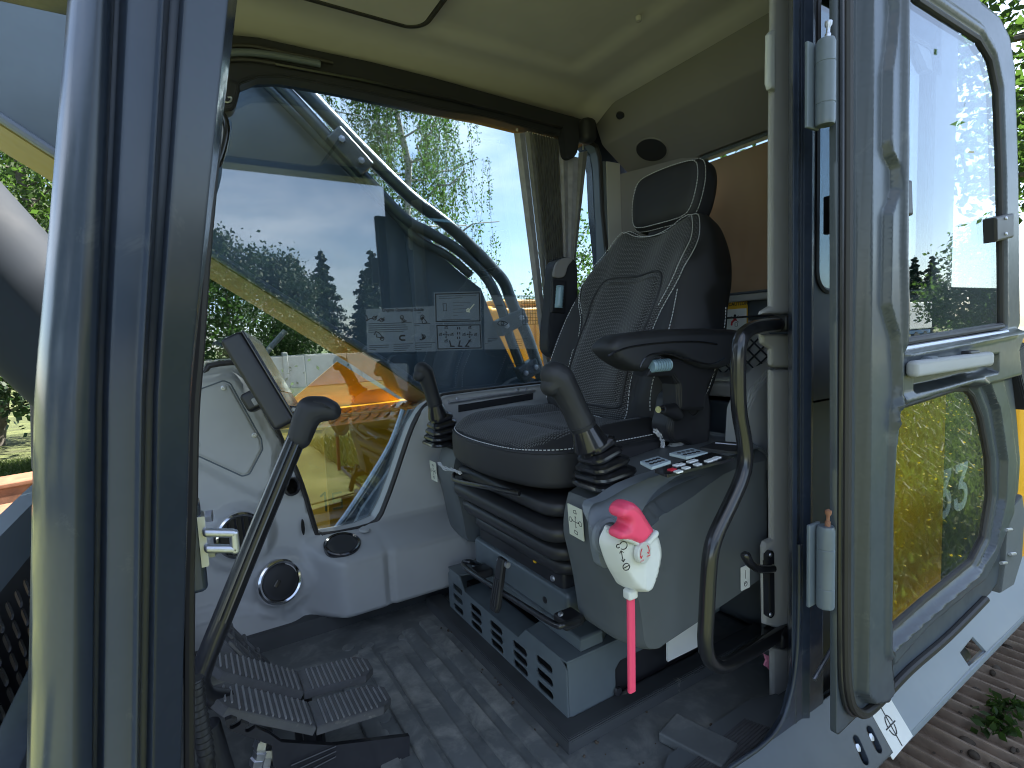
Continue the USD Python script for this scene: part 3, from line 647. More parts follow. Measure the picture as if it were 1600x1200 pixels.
# corner pillar and rear wall
part(cab, 'corner_pillar', prism(sbox(1.438, .30, 1.505, 1.47), 0, .06, Y(1.575)), 'beige_trim')
part(cab, 'corner_pillar_edge', prism(sbox(1.424, .30, 1.437, 1.47), .005, .06, Y(1.575)), 'trim_dark_grey')
part(cab, 'corner_panel', prism(Polygon([(1.505, 1.60), (1.505, 1.572), (1.595, 1.28), (1.64, 1.28), (1.64, 1.62)]), .30, 1.43, Z(0)), 'header_trim')
rw = sbox(.62, -.02, 1.62, 1.46).difference(sbox(.66, .93, 1.275, 1.41))
part(cab, 'rear_wall', prism(rw, 0, .04, X(1.605)), 'trim_dark_grey')
part(cab, 'rear_window_film', prism(sbox(.655, .925, 1.28, 1.396), 0, .003, X(1.622)), 'film_brown')
part(cab, 'rear_window', prism(sbox(.655, .925, 1.28, 1.415), 0, .005, X(1.63)), 'window_glass')
part(cab, 'rear_window_frame', tube([np.array([1.603, y, z]) for y, z in [(.66, .93), (1.275, .93), (1.275, 1.41), (.66, 1.41)]], .006, 6, closed=True), 'trim_dark_grey')
part(cab, 'rear_sill', put(rbox((.05, .66, .022), .006), (1.59, .97, .912)), 'beige_trim')
part(cab, 'rear_ledge', put(rbox((.34, .78, .04), .012), (1.44, 1.05, .645)), 'beige_trim')
part(cab, 'rear_ledge', put(rbox((.30, .78, .22), .012), (1.46, 1.05, .50)), 'trim_dark_grey')
part(cab, 'rear_ledge_plate', put(rbox((.10, .16, .006), .003), (1.36, .93, .668)), 'cream_label')
part(cab, 'rear_locker', put(rbox((.35, .9, .42), .02), (1.44, 1.07, .20)), 'console_dark')
# smooth quarter lining between ledge and door pillar
ql = [(1165, 738), (1163, 690), (1166, 640), (1180, 606), (1206, 576), (1240, 560), (1240, 740)]
part(cab, 'quarter_lining', chamfer(Polygon(xz(ql, .74)), .05, 0, Y(.74), .012), 'trim_grey', smooth=30)
part(cab, 'quarter_lining_lower', box((1.16, .66, .0), (1.24, .76, .60)), 'console_dark')
part(cab, 'quarter_lining_upper', box((1.10, .64, .9), (1.6, .66, 1.43)), 'header_trim')
# windscreen, its far pillar and lower front
part(cab, 'far_front_pillar', tube([np.array([-.22, 1.64, -.05]), np.array([-.2, 1.64, .4]), np.array([-.02, 1.64, 1.68])], .035, 10), 'cab_paint')
part(cab, 'front_apron', box((-.24, .53, -.06), (-.20, 1.66, .35)), 'cab_paint')
part(cab, 'front_header', box((-.42, .5, 1.62), (-.02, 1.66, 1.72)), 'cab_paint')
# ================================================================ floor mat
mt = thing('floor_mat', 'dusty black rubber floor mat with raised ribs in front of the seat box', 'floor mat', (.3, 1.1, 0))
fm = sbox(-.30, .60, 1.25, 1.56)
part(mt, 'mat_sheet', prism(fm, -.010, .0, Z(0)), 'floor_mat')
for k, (x, y0, y1) in enumerate([(.535, .66, 1.42), (.475, .62, 1.40), (.40, .62, 1.34), (.345, .62, 1.38), (.275, .80, 1.36), (.215, .62, .80)]):
    for w in ([.036] if k not in (2,) else [.05]):
        part(mt, 'mat_rib', chamfer(sbox(x - w / 2, y0, x + w / 2, y1).buffer(-.006).buffer(.006, 3), 0, .009, Z(-.001), .003), 'mat_rib', smooth=30)
for u, v in [(595, 1150), (548, 1172), (616, 1184), (527, 1040), (560, 1028), (575, 1010), (545, 1012), (632, 996), (600, 1122)]:
    q = on_z(u, v, 0); part(mt, 'mat_stud', lathe([(0, -.002), (.017, -.002), (.016, .003), (0, .004)], (q[0], q[1], 0), (0, 0, 1), 22), 'mat_rib')
lip = [(.575, 1.50), (.575, .785), (1.24, .785), (1.24, .835), (.625, .835), (.625, 1.50)]
part(mt, 'mat_curb', chamfer(Polygon(lip), 0, .032, Z(-.002), .006), 'mat_lip', smooth=30)
clods = []
for _ in range(130):
    x, y = RNG.uniform(.05, .95), RNG.uniform(.58, .80); r = RNG.uniform(.0012, .0042)
    if RNG.random() < .45: x, y = RNG.uniform(.53, .60), RNG.uniform(.8, 1.42)
    s = trimesh.creation.icosphere(1, r); s.vertices *= RNG.uniform(.5, 1.2, 3); s.apply_translation((x, y, r * .4 + (.002 if x < .57 else 0))); clods.append(s)
solo('soil_crumbs', cat(*clods), 'soil', 'small pale crumbs of dried soil scattered over the mat by the door', 'soil', kind='stuff')

# ================================================================ seat box and suspension
sb = thing('seat_box', 'dark green grey steel seat box with rows of slotted vents on its front', 'seat box', (.83, 1.12, 0))
X0, Y0, Y1, ZT = .612, .835, 1.405, .152
fr = Polygon([(Y0, .0), (Y1, .0), (Y1, ZT - .02), (Y1 - .02, ZT), (1.33, ZT), (1.30, ZT - .035), (1.02, ZT - .035), (.985, ZT), (Y0 + .02, ZT), (Y0, ZT - .02)])
for yc in (1.345, 1.235, 1.125, 1.015, .915):
    for z, w in (((.044, .062), (.068, .062), (.092, .062)) if 1.0 < yc < 1.30 else ((.046, .062), (.076, .062), (.106, .062))):
        fr = fr.difference(LineString([(yc - w / 2 + .009, z), (yc + w / 2 - .009, z)]).buffer(.0088))
part(sb, 'front_panel', prism(fr, 0, .004, X(X0)), 'pedestal_paint')
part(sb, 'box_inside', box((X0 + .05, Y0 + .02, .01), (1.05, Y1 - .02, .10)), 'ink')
part(sb, 'top_plate', cat(prism(Polygon([(X0 + .002, Y0), (X0 + .002, .985), (.67, 1.0), (.67, 1.32), (X0 + .002, 1.335), (X0 + .002, Y1), (1.10, Y1), (1.10, Y0)]), -.004, 0, Z(ZT - .001)), prism(sbox(X0 + .002, 1.0, .68, 1.32), -.004, 0, Z(ZT - .036))), 'pedestal_paint')
sd = Polygon([(X0 + .005, .0), (.735, 0), (.745, .01), (.745, .085), (.76, .10), (1.10, .105), (1.10, ZT - .005), (X0 + .005, ZT - .005)])
part(sb, 'side_panel', prism(sd, 0, .004, Y(Y0)), 'pedestal_paint')
part(sb, 'side_panel', prism(sd, 0, .004, Y(Y1 - .004)), 'pedestal_paint')
part(sb, 'riser', put(rbox((.40, .44, .10), .012), (.87, 1.12, .20)), 'pedestal_paint')
part(sb, 'riser_foot', chamfer(Polygon([(.66, .845), (.72, .845), (.80, .90), (1.05, .90), (1.05, 1.34), (.66, 1.34)]), 0, .028, Z(.152), .004), 'pedestal_paint', smooth=30)
part(sb, 'box_bolt', lathe([(0, 0), (.011, 0), (.009, .004), (0, .005)], on_y(965, 1080, .83), (0, -1, 0), 18), 'steel_black')
part(sb, 'bolt_hole', lathe([(0, 0), (.008, 0), (.008, .001), (0, .001)], (.669, .985, .205), (-1, 0, 0), 16), 'ink')
# slide bar, release paddle
sl = thing('slide_bar', 'bent black slide bar across the front of the seat box', 'slide bar', (.60, 1.1, .2))
bar = [on_x(u, v, x) for u, v, x in [(752, 884, .68), (735, 878, .60), (724, 880, .585), (735, 893, .575), (800, 935, .575), (862, 973, .575), (880, 977, .585), (900, 972, .63), (912, 966, .68)]]
part(sl, 'bar', tube(bar, .0068, 10, 5), 'steel_black')
for u, v in [(742, 892), (876, 966)]: part(sl, 'clamp', put(rbox((.05, .045, .024), .006), on_x(u, v, .615) + np.array([.02, 0, -.008])), 'black_plastic')
part(sl, 'clamp_screw', lathe([(0, 0), (.006, 0), (.005, .003), (0, .004)], on_x(876, 960, .60), (-.4, 0, 1), 12), 'zinc')
pd = thing('release_paddle', 'ribbed black release paddle hanging from the seat suspension', 'paddle', on_x(785, 870, .60))
a_, b_ = on_x(788, 872, .592), on_x(778, 938, .565); dn = unit(b_ - a_); sd_ = np.array([0, 1.0, 0]); nn = np.cross(sd_, dn)
nn = nn if nn[0] < 0 else -nn
part(pd, 'paddle', put(chamfer(Polygon([(-.012, 0), (.012, 0), (.015, .05), (.017, .105), (.012, .118), (-.012, .118), (-.017, .105), (-.015, .05)]), 0, .012, lambda a, b, t: np.column_stack([a, b, bc(t, a)]), .003), a_, sd_, dn, nn), 'black_plastic')
for s in (-.008, 0, .008): part(pd, 'paddle_rib', put(rbox((.003, .06, .004), .001), a_ + dn * .075 + sd_ * s + nn * .0125, sd_, dn, nn), 'black_soft')
part(pd, 'pivot_pin', tube([a_ + sd_ * .02 + dn * .01, a_ - sd_ * .02 + dn * .01], .007, 10), 'zinc')

# ================================================================ the seat
seat = thing('operator_seat', 'black operator seat with grey woven cloth panels, white seams and headrest', 'seat', (.85, 1.125, .25))
YC = 1.125
# suspension bellows: stacked rubber folds
for k, (z, hx, hy, x) in enumerate([(.452, .205, .245, .835), (.402, .215, .258, .832), (.352, .205, .245, .842), (.305, .19, .225, .855)]):
    P = sbox(x - hx, YC - hy, x + hx, YC + hy).buffer(-.05).buffer(.05, 6); rr = []
    o = np.array(P.exterior.coords)[:-1]
    for d, dz in ((.030, -.027), (.012, -.022), (.0, -.010), (.0, .002), (.006, .010), (.020, .016), (.04, .022)):
        c = o.mean(0); q = c + (o - c) * (1 - d / np.linalg.norm(o - c, axis=1, keepdims=True)); rr.append(np.column_stack([q, np.full(len(q), z + dz)]))
    part(seat, 'bellows_fold', rings(rr), 'bellows_rubber', smooth=40)
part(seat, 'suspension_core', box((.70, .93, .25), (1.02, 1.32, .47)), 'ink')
part(seat, 'suspension_base', put(rbox((.33, .40, .07), .012), (.845, YC, .268)), 'black_plastic')
part(seat, 'indicator', put(rbox((.004, .012, .010), .0015), (.678, 1.035, .28)), 'label_yellow')
part(seat, 'base_bolt', lathe([(0, 0), (.008, 0), (.006, .005), (0, .006)], (.681, .965, .262), (-1, 0, 0), 14), 'zinc')
part(seat, 'tilt_bar', tube([on_x(u, v, x) for u, v, x in [(726, 742, .66), (712, 740, .60), (708, 746, .58), (716, 752, .575), (770, 763, .575), (812, 771, .60)]], .0058, 10, 5), 'steel_black')
# cushion
xf, xb = .580, 1.085
out = [(xf + .012, YC - .13), (xf, YC), (xf + .012, YC + .13), (xf + .05, YC + .225), (xf + .14, YC + .257), (xb - .12, YC + .258), (xb - .03, YC + .235), (xb, YC + .15), (xb, YC - .15), (xb - .03, YC - .235), (xb - .12, YC - .258), (xf + .14, YC - .257), (xf + .05, YC - .225)]
def bol(a, b):   # side bolsters up, dished middle, front roll down
    w = np.abs(b - YC); return .022 * smoothstep((w - .13) / .09) - .016 * smoothstep((a - .70) / .14) * (1 - smoothstep((w - .10) / .08)) - .012 * smoothstep((.66 - a) / .09)
cush = Pillow(out, (.83, YC), .062, .052, 5.0, 8, bol); ZC = .532
TC = lambda a, b, t: np.column_stack([a, b, ZC + bc(t, a)])
part(seat, 'cushion', cush.mesh(TC, 22), 'leather', smooth=60)
topP = Polygon(cr([(.602, YC - .12), (.594, YC), (.602, YC + .12), (.628, YC + .205), (.72, YC + .232), (.95, YC + .20), (1.04, YC + .15), (1.04, YC - .15), (.95, YC - .19), (.72, YC - .222), (.628, YC - .200)], 6, True))
rear = Polygon(cr([(.742, YC - .13), (.735, YC), (.742, YC + .13), (.80, YC + .15), (1.04, YC + .13), (1.05, YC), (1.04, YC - .13), (.80, YC - .15)], 6, True))
m, uv = sheet(topP.difference(rear.buffer(.006)).buffer(0) if False else topP, cush.n, .012, TC, .003, .01)
part(seat, 'cloth_front', m, 'seat_cloth', smooth=True, uv=uv)
m, uv = sheet(rear, cush.n, .012, TC, .006, .012, .006); part(seat, 'cloth_seat', m, 'seat_cloth', smooth=True, uv=uv)
def on_pillow(P, q, to3, lift): return to3(q[:, 0], q[:, 1], P.n(q[:, 0], q[:, 1]) + lift)
oc = np.array(cush.o); sc = cush.c + (oc - cush.c) * .972
part(seat, 'seam', stitches(np.vstack([on_pillow(cush, sc, TC, .0012), on_pillow(cush, sc[:1], TC, .0012)])), 'stitch')
wl = cush.c + (oc - cush.c) * .985
part(seat, 'welt', tube(on_pillow(cush, wl, TC, .0005), .0028, 6, closed=True), 'leather')
# backrest
BO = np.array([.985, YC, .575]); U = unit([.275, 0, .555]); Nn = np.array([-U[2], 0, U[0]])
TB = lambda a, b, t: BO + np.outer(np.asarray(a) - YC, [0, 1, 0]) + np.outer(b, U) + np.outer(np.asarray(t) + 0 * np.asarray(a), Nn)
half = [(0, -.01), (.16, -.01), (.225, .02), (.252, .10), (.258, .20), (.248, .30), (.232, .37), (.222, .44), (.205, .51), (.178, .575), (.150, .612), (.115, .612), (.07, .585), (0, .577)]
half = [(a * (1 + .08 * min(1, max(0, (.60 - b) / .12))), b) for a, b in half]
bo = [(YC + a, b) for a, b in half] + [(YC - a, b) for a, b in half[::-1][1:-1]]
def wing(a, b):
    w = np.abs(a - YC); return .034 * smoothstep((w - .115) / .10) * (1 - smoothstep((b - .40) / .16)) - .020 * smoothstep((.10 - w) / .1) * smoothstep((b - .02) / .1) + .012 * smoothstep((.14 - np.abs(b - .16)) / .12) * (w < .14)
back = Pillow(bo, (YC, .27), .058, .122, 3.6, 6, wing)
part(seat, 'backrest', back.mesh(TB, 24), 'leather', smooth=60)
fp = [(0, .005), (.118, .005), (.128, .10), (.138, .20), (.155, .285), (.184, .345), (.196, .395), (.194, .45), (.178, .52), (.150, .585), (.130, .600), (.110, .596), (.06, .574), (0, .566)]
FP = Polygon(cr([(YC + a, b) for a, b in fp] + [(YC - a, b) for a, b in fp[::-1][1:-1]], 5, True)).buffer(0)
ip = [(0, .03), (.100, .03), (.112, .06), (.118, .18), (.126, .29), (.130, .345), (.118, .395), (.09, .412), (0, .418)]
IP = Polygon(cr([(YC + a, b) for a, b in ip] + [(YC - a, b) for a, b in ip[::-1][1:-1]], 5, True)).buffer(0)
m, uv = sheet(FP, back.n, .012, TB, .003, .008, .010); part(seat, 'cloth_upper', m, 'seat_cloth', smooth=True, uv=uv)
m, uv = sheet(IP, lambda a, b: back.n(a, b) + .004, .012, TB, .002, .01, .013); part(seat, 'cloth_back', m, 'seat_cloth', smooth=True, uv=uv)
gi = np.array(IP.buffer(.004).exterior.coords)[:-1]
part(seat, 'panel_groove', tube(TB(gi[:, 0], gi[:, 1], back.n(gi[:, 0], gi[:, 1]) + .013), .0035, 6, closed=True), 'leather')
fs = np.array(FP.buffer(.004).exterior.coords); part(seat, 'seam', stitches(TB(fs[:, 0], fs[:, 1], back.n(fs[:, 0], fs[:, 1]) + .003)), 'stitch')
fs = np.array(FP.buffer(-.008).exterior.coords); fs = fs[fs[:, 1] > .30]; fs = fs[np.argsort(np.unwrap(np.arctan2(fs[:, 1] - .3, fs[:, 0] - YC)))]
part(seat, 'seam', stitches(TB(fs[:, 0], fs[:, 1], back.n(fs[:, 0], fs[:, 1]) + .0135)), 'stitch')
for sg in (-1, 1):
    s1 = cr([(YC + sg * .215, .03), (YC + sg * .222, .15), (YC + sg * .218, .26), (YC + sg * .203, .35)], 10)
    part(seat, 'seam', stitches(TB(s1[:, 0], s1[:, 1], back.n(s1[:, 0], s1[:, 1]) + .0015)), 'stitch')
    rim = back.c + (np.array(back.o) - back.c); rim = rim[(np.sign(rim[:, 0] - YC) == sg) & (rim[:, 1] > .06) & (rim[:, 1] < .36)]; rim = rim[np.argsort(rim[:, 1])]
    part(seat, 'seam', stitches(TB(rim[:, 0] + sg * .001, rim[:, 1], -.045 + 0 * rim[:, 0])), 'stitch')
# headrest
HO = TB([YC], [.672], [.02])[0] + np.array([.012, 0, .014]); HU = unit([.20, 0, .98]); HN = np.array([-HU[2], 0, HU[0]])
TH = lambda a, b, t: HO + np.outer(np.asarray(a), [0, 1, 0]) + np.outer(b, HU) + np.outer(np.asarray(t) + 0 * np.asarray(a), HN)
ho = [(0, -.085), (.09, -.082), (.122, -.06), (.136, .0), (.134, .055), (.115, .088), (.06, .098), (0, .1), (-.06, .098), (-.115, .088), (-.134, .055), (-.136, 0), (-.122, -.06), (-.09, -.082)]
hd_ = Pillow(ho, (0, 0), .062, .075, 2.7, 6)
part(seat, 'headrest', hd_.mesh(TH, 18), 'leather', smooth=60)
hs = np.array(hd_.o) * .90; part(seat, 'headrest_seam', stitches(on_pillow(hd_, np.vstack([hs, hs[:1]]), TH, .0015)), 'stitch')
hs = np.array(hd_.o) * .985; part(seat, 'headrest_seam', stitches(on_pillow(hd_, np.vstack([hs, hs[:1]]), TH, .0015)), 'stitch')
part(seat, 'headrest_neck', put(rbox((.07, .15, .10), .02), HO - HU * .11 - HN * .02, HN, (0, 1, 0), HU), 'leather')
# near armrest, lowered
AYn = .815
ar = [on_y(u, v, AYn)[[0, 2]] for u, v in [(937, 541), (950, 527), (975, 521), (1030, 515), (1090, 514), (1135, 516), (1143, 522), (1142, 545), (1130, 565), (1112, 575), (1085, 576), (1060, 566), (1040, 556), (1018, 556), (1003, 566), (995, 579), (978, 578), (955, 566), (940, 552)]]
arP = Polygon(cr(ar, 4, True)).buffer(0)
pad = part(seat, 'armrest', bun(arP, .036, -.036, .016, .006, Y(AYn)), 'black_soft', smooth=40)
lp = [(950, 556), (966, 548), (990, 541), (1040, 535), (1090, 534), (1120, 538)]
part(pad, 'armrest_crease', tube([on_y(u, v, AYn - .036) for u, v in lp], .0022, 6, 4), 'black_gloss')
lp = [(1000, 574), (1006, 562), (1020, 553), (1045, 553), (1075, 562), (1110, 569), (1132, 560)]
part(pad, 'armrest_crease', tube([on_y(u, v, AYn - .036) for u, v in lp], .0022, 6, 4), 'black_gloss')
under = [(1002, 582), (1008, 570), (1022, 560), (1050, 561), (1100, 574), (1108, 580), (1095, 600), (1090, 640), (1050, 640), (1048, 600), (1040, 588), (1000, 588)]
part(seat, 'armrest_bracket', chamfer(Polygon(xz(under, AYn)), .025, -.022, Y(AYn), .008), 'black_plastic', smooth=35)
def wheel(o, axis, L): return part(seat, 'armrest_wheel', lathe([(0, -L / 2), (.0125, -L / 2), (.0140, -L / 2 + .003)] + [(.0128 + .0012 * (k_ % 2), -L / 2 + .005 + (L - .010) * k_ / 12) for k_ in range(13)] + [(.0140, L / 2 - .003), (.0125, L / 2), (0, L / 2)], o, axis, 24), 'adjuster_blue')
wheel(on_y(1031, 571, AYn - .020), (1, 0, 0), .055)
hp = [(1046, 620), (1060, 606), (1078, 602), (1094, 610), (1101, 630), (1101, 670), (1096, 694), (1078, 700), (1060, 690), (1044, 690), (1036, 668), (1042, 640)]
part(seat, 'recliner_cover', chamfer(Polygon(cr(xz(hp, AYn + .02), 4, True)), .035, -.02, Y(AYn + .02), .010, 4), 'black_plastic', smooth=40)
part(seat, 'cover_ring', torus_at(on_y(1084, 637, AYn), (0, 1, 0), .017, .0018, 30, 6), 'black_plastic')
part(seat, 'recline_lever', cat(hull([(on_y(1052, 637, .80), .011), (on_y(1036, 640, .79), .010), (on_y(1058, 648, .81), .014)]), tube([on_y(1040, 639, .79), on_y(1029, 640, .785)], .0065, 12)), 'black_plastic')
part(seat, 'lever_pin', tube([on_y(1033, 639.5, .786), on_y(1028.5, 640, .784)], .0072, 12), 'chrome')
part(seat, 'seat_strap', tube([on_y(u, v, .845) for u, v in [(1062, 690), (1052, 700), (1046, 716)]], [.016, .014, .011], 10, 3), 'trim_grey')
# far armrest, folded upright against the back
AYf = 1.435
af = [(866, 556), (858, 545), (858, 520), (862, 480), (866, 430), (868, 415), (874, 405), (886, 401), (897, 404), (903, 415), (904, 450), (902, 500), (893, 530), (884, 556), (876, 560)]
afP = Polygon(cr(xz(af, AYf - .03), 4, True)).buffer(0)
part(seat, 'armrest', chamfer2(afP, .06, .0, Y(AYf - .03), .010, 4), 'black_soft', smooth=40)
part(seat, 'armrest_tip', chamfer(Polygon(cr(xz([(867, 432), (869, 416), (875, 406), (887, 402), (896, 405), (888, 416), (882, 432)], AYf - .04), 4, True)), .012, 0, Y(AYf - .04), .004), 'header_trim', smooth=40)
wheel(on_y(874, 464, AYf - .045), unit(on_y(875, 445, AYf) - on_y(872, 484, AYf)), .072)
part(seat, 'wheel_guard', chamfer(Polygon(xz([(863, 438), (886, 438), (884, 490), (862, 488)], AYf - .035)), .01, .0, Y(AYf - .035), .003), 'black_plastic')

# torn protective film still tied to the seat
def film(name, pts, r, label):
    ms = []
    for k in range(9):
        q = cr(np.asarray(pts) + RNG.normal(0, r * .5, (len(pts), 3)), 5); q = q + RNG.normal(0, r * .22, q.shape)
        ms.append(tube(q, RNG.uniform(.25, .5) * r, 4))
    solo(name, cat(*ms), 'foil', label, 'film scrap', smooth=False)
film('film_scrap', [on_y(u, v, .85) for u, v in [(1024, 672), (1032, 682), (1036, 694), (1037, 706)]], .006, 'crumpled clear film scrap hanging beside the recliner cover of the seat')
film('film_scrap', [on_x(u, v, .585) for u, v in [(686, 724), (694, 731), (708, 736), (720, 738)]], .004, 'twisted film scrap under the front far corner of the seat cushion')

# ================================================================ side consoles, joysticks
prof = [(.652, .492), (.640, .455), (.636, .415), (.645, .372), (.655, .325), (.664, .265), (.670, .228), (.690, .210), (.745, .208), (1.02, .246), (1.075, .26), (1.085, .30), (1.085, .545), (1.078, .552), (.93, .550), (.80, .536), (.757, .528), (.745, .527), (.70, .512), (.66, .497)]
PP = cr(prof, 3, True)
def console(name, label, ya, yb, near):
    """ya: side next to the seat, yb: outer side"""
    t = thing(name, label, 'console', (.86, (ya + yb) / 2, .22)); s = np.sign(yb - ya); w = abs(yb - ya); P = PP.copy(); rr = []
    C = P.mean(0)
    for f in np.linspace(0, 1, 15):
        d = smoothstep((f - .52) / .48); tp = smoothstep((P[:, 1] - .36) / .15)
        dz = .052 * d * tp * (1 - .55 * smoothstep((P[:, 0] - .78) / .2)); dx = .018 * d * (P[:, 0] < .72)
        e = .012 * max(0, (f - .86) / .14) ** 2 + .006 * max(0, (.06 - f) / .06) ** 2
        Q = P.copy(); Q[:, 1] -= dz; Q[:, 0] += dx; Q = C + (Q - C) * (1 - e * 3.2)
        rr.append(np.column_stack([Q[:, 0], np.full(len(Q), ya + s * w * f), Q[:, 1]]))
    part(t, 'shell', cat(rings(rr, cap=False), flat_cap(rr[0]), flat_cap(rr[-1])), 'console_dark', smooth=40)
    return t, s, w
lc, s_, w_ = console('side_console', 'near grey console with red lock lever, switches and joystick beside the seat', .862, .690, True)
# brighter shoulder above the sweeping line
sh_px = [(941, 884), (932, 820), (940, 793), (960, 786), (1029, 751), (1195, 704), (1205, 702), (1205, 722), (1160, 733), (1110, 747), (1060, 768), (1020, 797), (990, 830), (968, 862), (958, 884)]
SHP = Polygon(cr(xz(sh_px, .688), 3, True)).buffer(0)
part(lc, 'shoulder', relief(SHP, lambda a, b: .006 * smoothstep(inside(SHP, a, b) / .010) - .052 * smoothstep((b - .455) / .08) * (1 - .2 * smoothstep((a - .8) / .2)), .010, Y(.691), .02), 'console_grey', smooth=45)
top3 = lambda u, v, z: on_z(u, v, z)
nose = [top3(u, v, z)[:2] for u, v, z in [(888, 772, .494), (942, 789, .494), (1030, 748, .536), (1012, 733, .536), (1000, 742, .53), (900, 730, .51)]]
deck = F3((0, 0, .538), (1, 0, .10), (0, 1, 0), (-.10, 0, 1)); dz_ = lambda u, v: on_pl(u, v, (0, 0, .552), unit((-.03, 0, 1)))
DN = unit((-.03, 0, 1)); DA = unit((1, 0, .03)); DB = np.array([0, 1.0, 0]); DO = np.array([0, 0, .5545 - .0])
def dk(u, v): q = on_pl(u, v, DO, DN) - DO; return (q.dot(DA), q.dot(DB))
FD = F3(DO, DA, DB, DN)
part(lc, 'switch_panel', prism(Polygon([dk(1025, 735), (dk(1043, 742)), dk(1145, 716), dk(1112, 708)]).buffer(.002), -.004, .0012, FD), 'black_gloss')
ks = [(1050, 735, 'red_print')] + [(u, v, 'white_label') for u, v in [(1058, 728), (1064, 727), (1079, 722.5), (1072, 732.5), (1090, 727), (1107, 721.5), (1060, 738), (1114, 719), (1120, 716.5), (1084, 721)]]
for u, v, m_ in ks:
    a, b = dk(u, v); part(lc, 'switch_key', prism(sbox(a - .006, b - .004, a + .006, b + .004).buffer(.001), 0, .0028, FD), m_)
for P4 in ([(1000, 722), (1018, 731), (1048, 721), (1028, 714)], [(1046, 709), (1072, 715), (1106, 708), (1080, 701)]):
    P = Polygon([dk(*q) for q in P4]); k = part(lc, 'climate_panel', prism(P, -.004, .0015, FD), 'panel_blue')
    c = np.array(P.exterior.coords)[:4]
    for s in (.2, .4, .6, .8):
        for t in (.32, .68):
            q = (c[0] * (1 - s) + c[3] * s) * (1 - t) + (c[1] * (1 - s) + c[2] * s) * t
            part(k, 'climate_key', prism(Point(q).buffer(.0042), .0015, .0025, FD), 'ink')
part(lc, 'tray', prism(Polygon([dk(1093, 700), dk(1120, 690), dk(1160, 692), dk(1160, 706), dk(1142, 706)]), -.004, .001, FD), 'black_soft')
part(lc, 'tray_rim', tube([FD(np.array([p[0]]), np.array([p[1]]), .001)[0] for p in (dk(1118, 693), dk(1140, 695), dk(1160, 697))], .002, 6), 'zinc')
# label with the joystick pattern on the console front
fo = on_x(902, 815, .633); fa, fb = unit(on_x(915, 795, .640) - on_x(891, 792, .645)), np.array([-.05, 0, 1.0]); fa = unit(fa - fb * fa.dot(fb))
def pattern_label(t, o, a, b, w, h):
    k = part(t, 'pattern_label', plate(o, a, b, w, h, .0015, .002), 'cream_label'); o2 = o + np.cross(a, b) * .0015
    L = [[(-.012, 0), (.012, 0)], [(0, -.012), (0, .012)], [(-.012, 0), (-.009, .003)], [(.012, 0), (.009, .003)], [(0, .012), (.003, .009)], [(0, -.012), (.003, -.009)], circle(.005, (-.017, .001), 12), circle(.005, (.017, .001), 12),
         [(-.005, .018), (.006, .018), (.003, .025), (-.004, .023), (-.005, .018)], [(-.006, -.018), (.006, -.019), (.004, -.025), (-.005, -.024), (-.006, -.018)]]
    sc = w / .05; part(k, 'label_print', stroke([[(x * sc, y * sc) for x, y in l] for l in L], o2, a, b, .0011, .0004), 'ink')
pattern_label(lc, fo + np.array([-.003, 0, 0]), -fa if np.cross(fa, fb)[0] > 0 else fa, fb, .050, .064)
q0 = on_y(1164, 902, .686); part(lc, 'side_label', plate(q0, (1, 0, 0), (0, 0, 1), .030, .052, .0015, .002), 'white_label')
part(lc, 'label_print', stroke([[(0, .016), (0, -.002)], circle(.005, (0, -.014), 14), [(-.004, -.014), (.002, -.011)]], q0 + [0, -.0015, 0], (1, 0, 0), (0, 0, 1), .0013, .0004), 'ink')
part(lc, 'lever_socket', lathe([(0, 0), (.034, 0), (.032, .006), (.026, .008), (.022, .002), (0, .002)], on_y(948, 838, .686), (0, -1, .1), 30), 'console_grey')
fc, s2, w2 = console('side_console', 'far grey console half hidden behind the seat cushion with joystick', 1.388, 1.56, False)
pattern_label(fc, np.array([.632, 1.515, .415]), np.array([0, -1.0, 0]), np.array([-.05, 0, 1.0]), .046, .062)

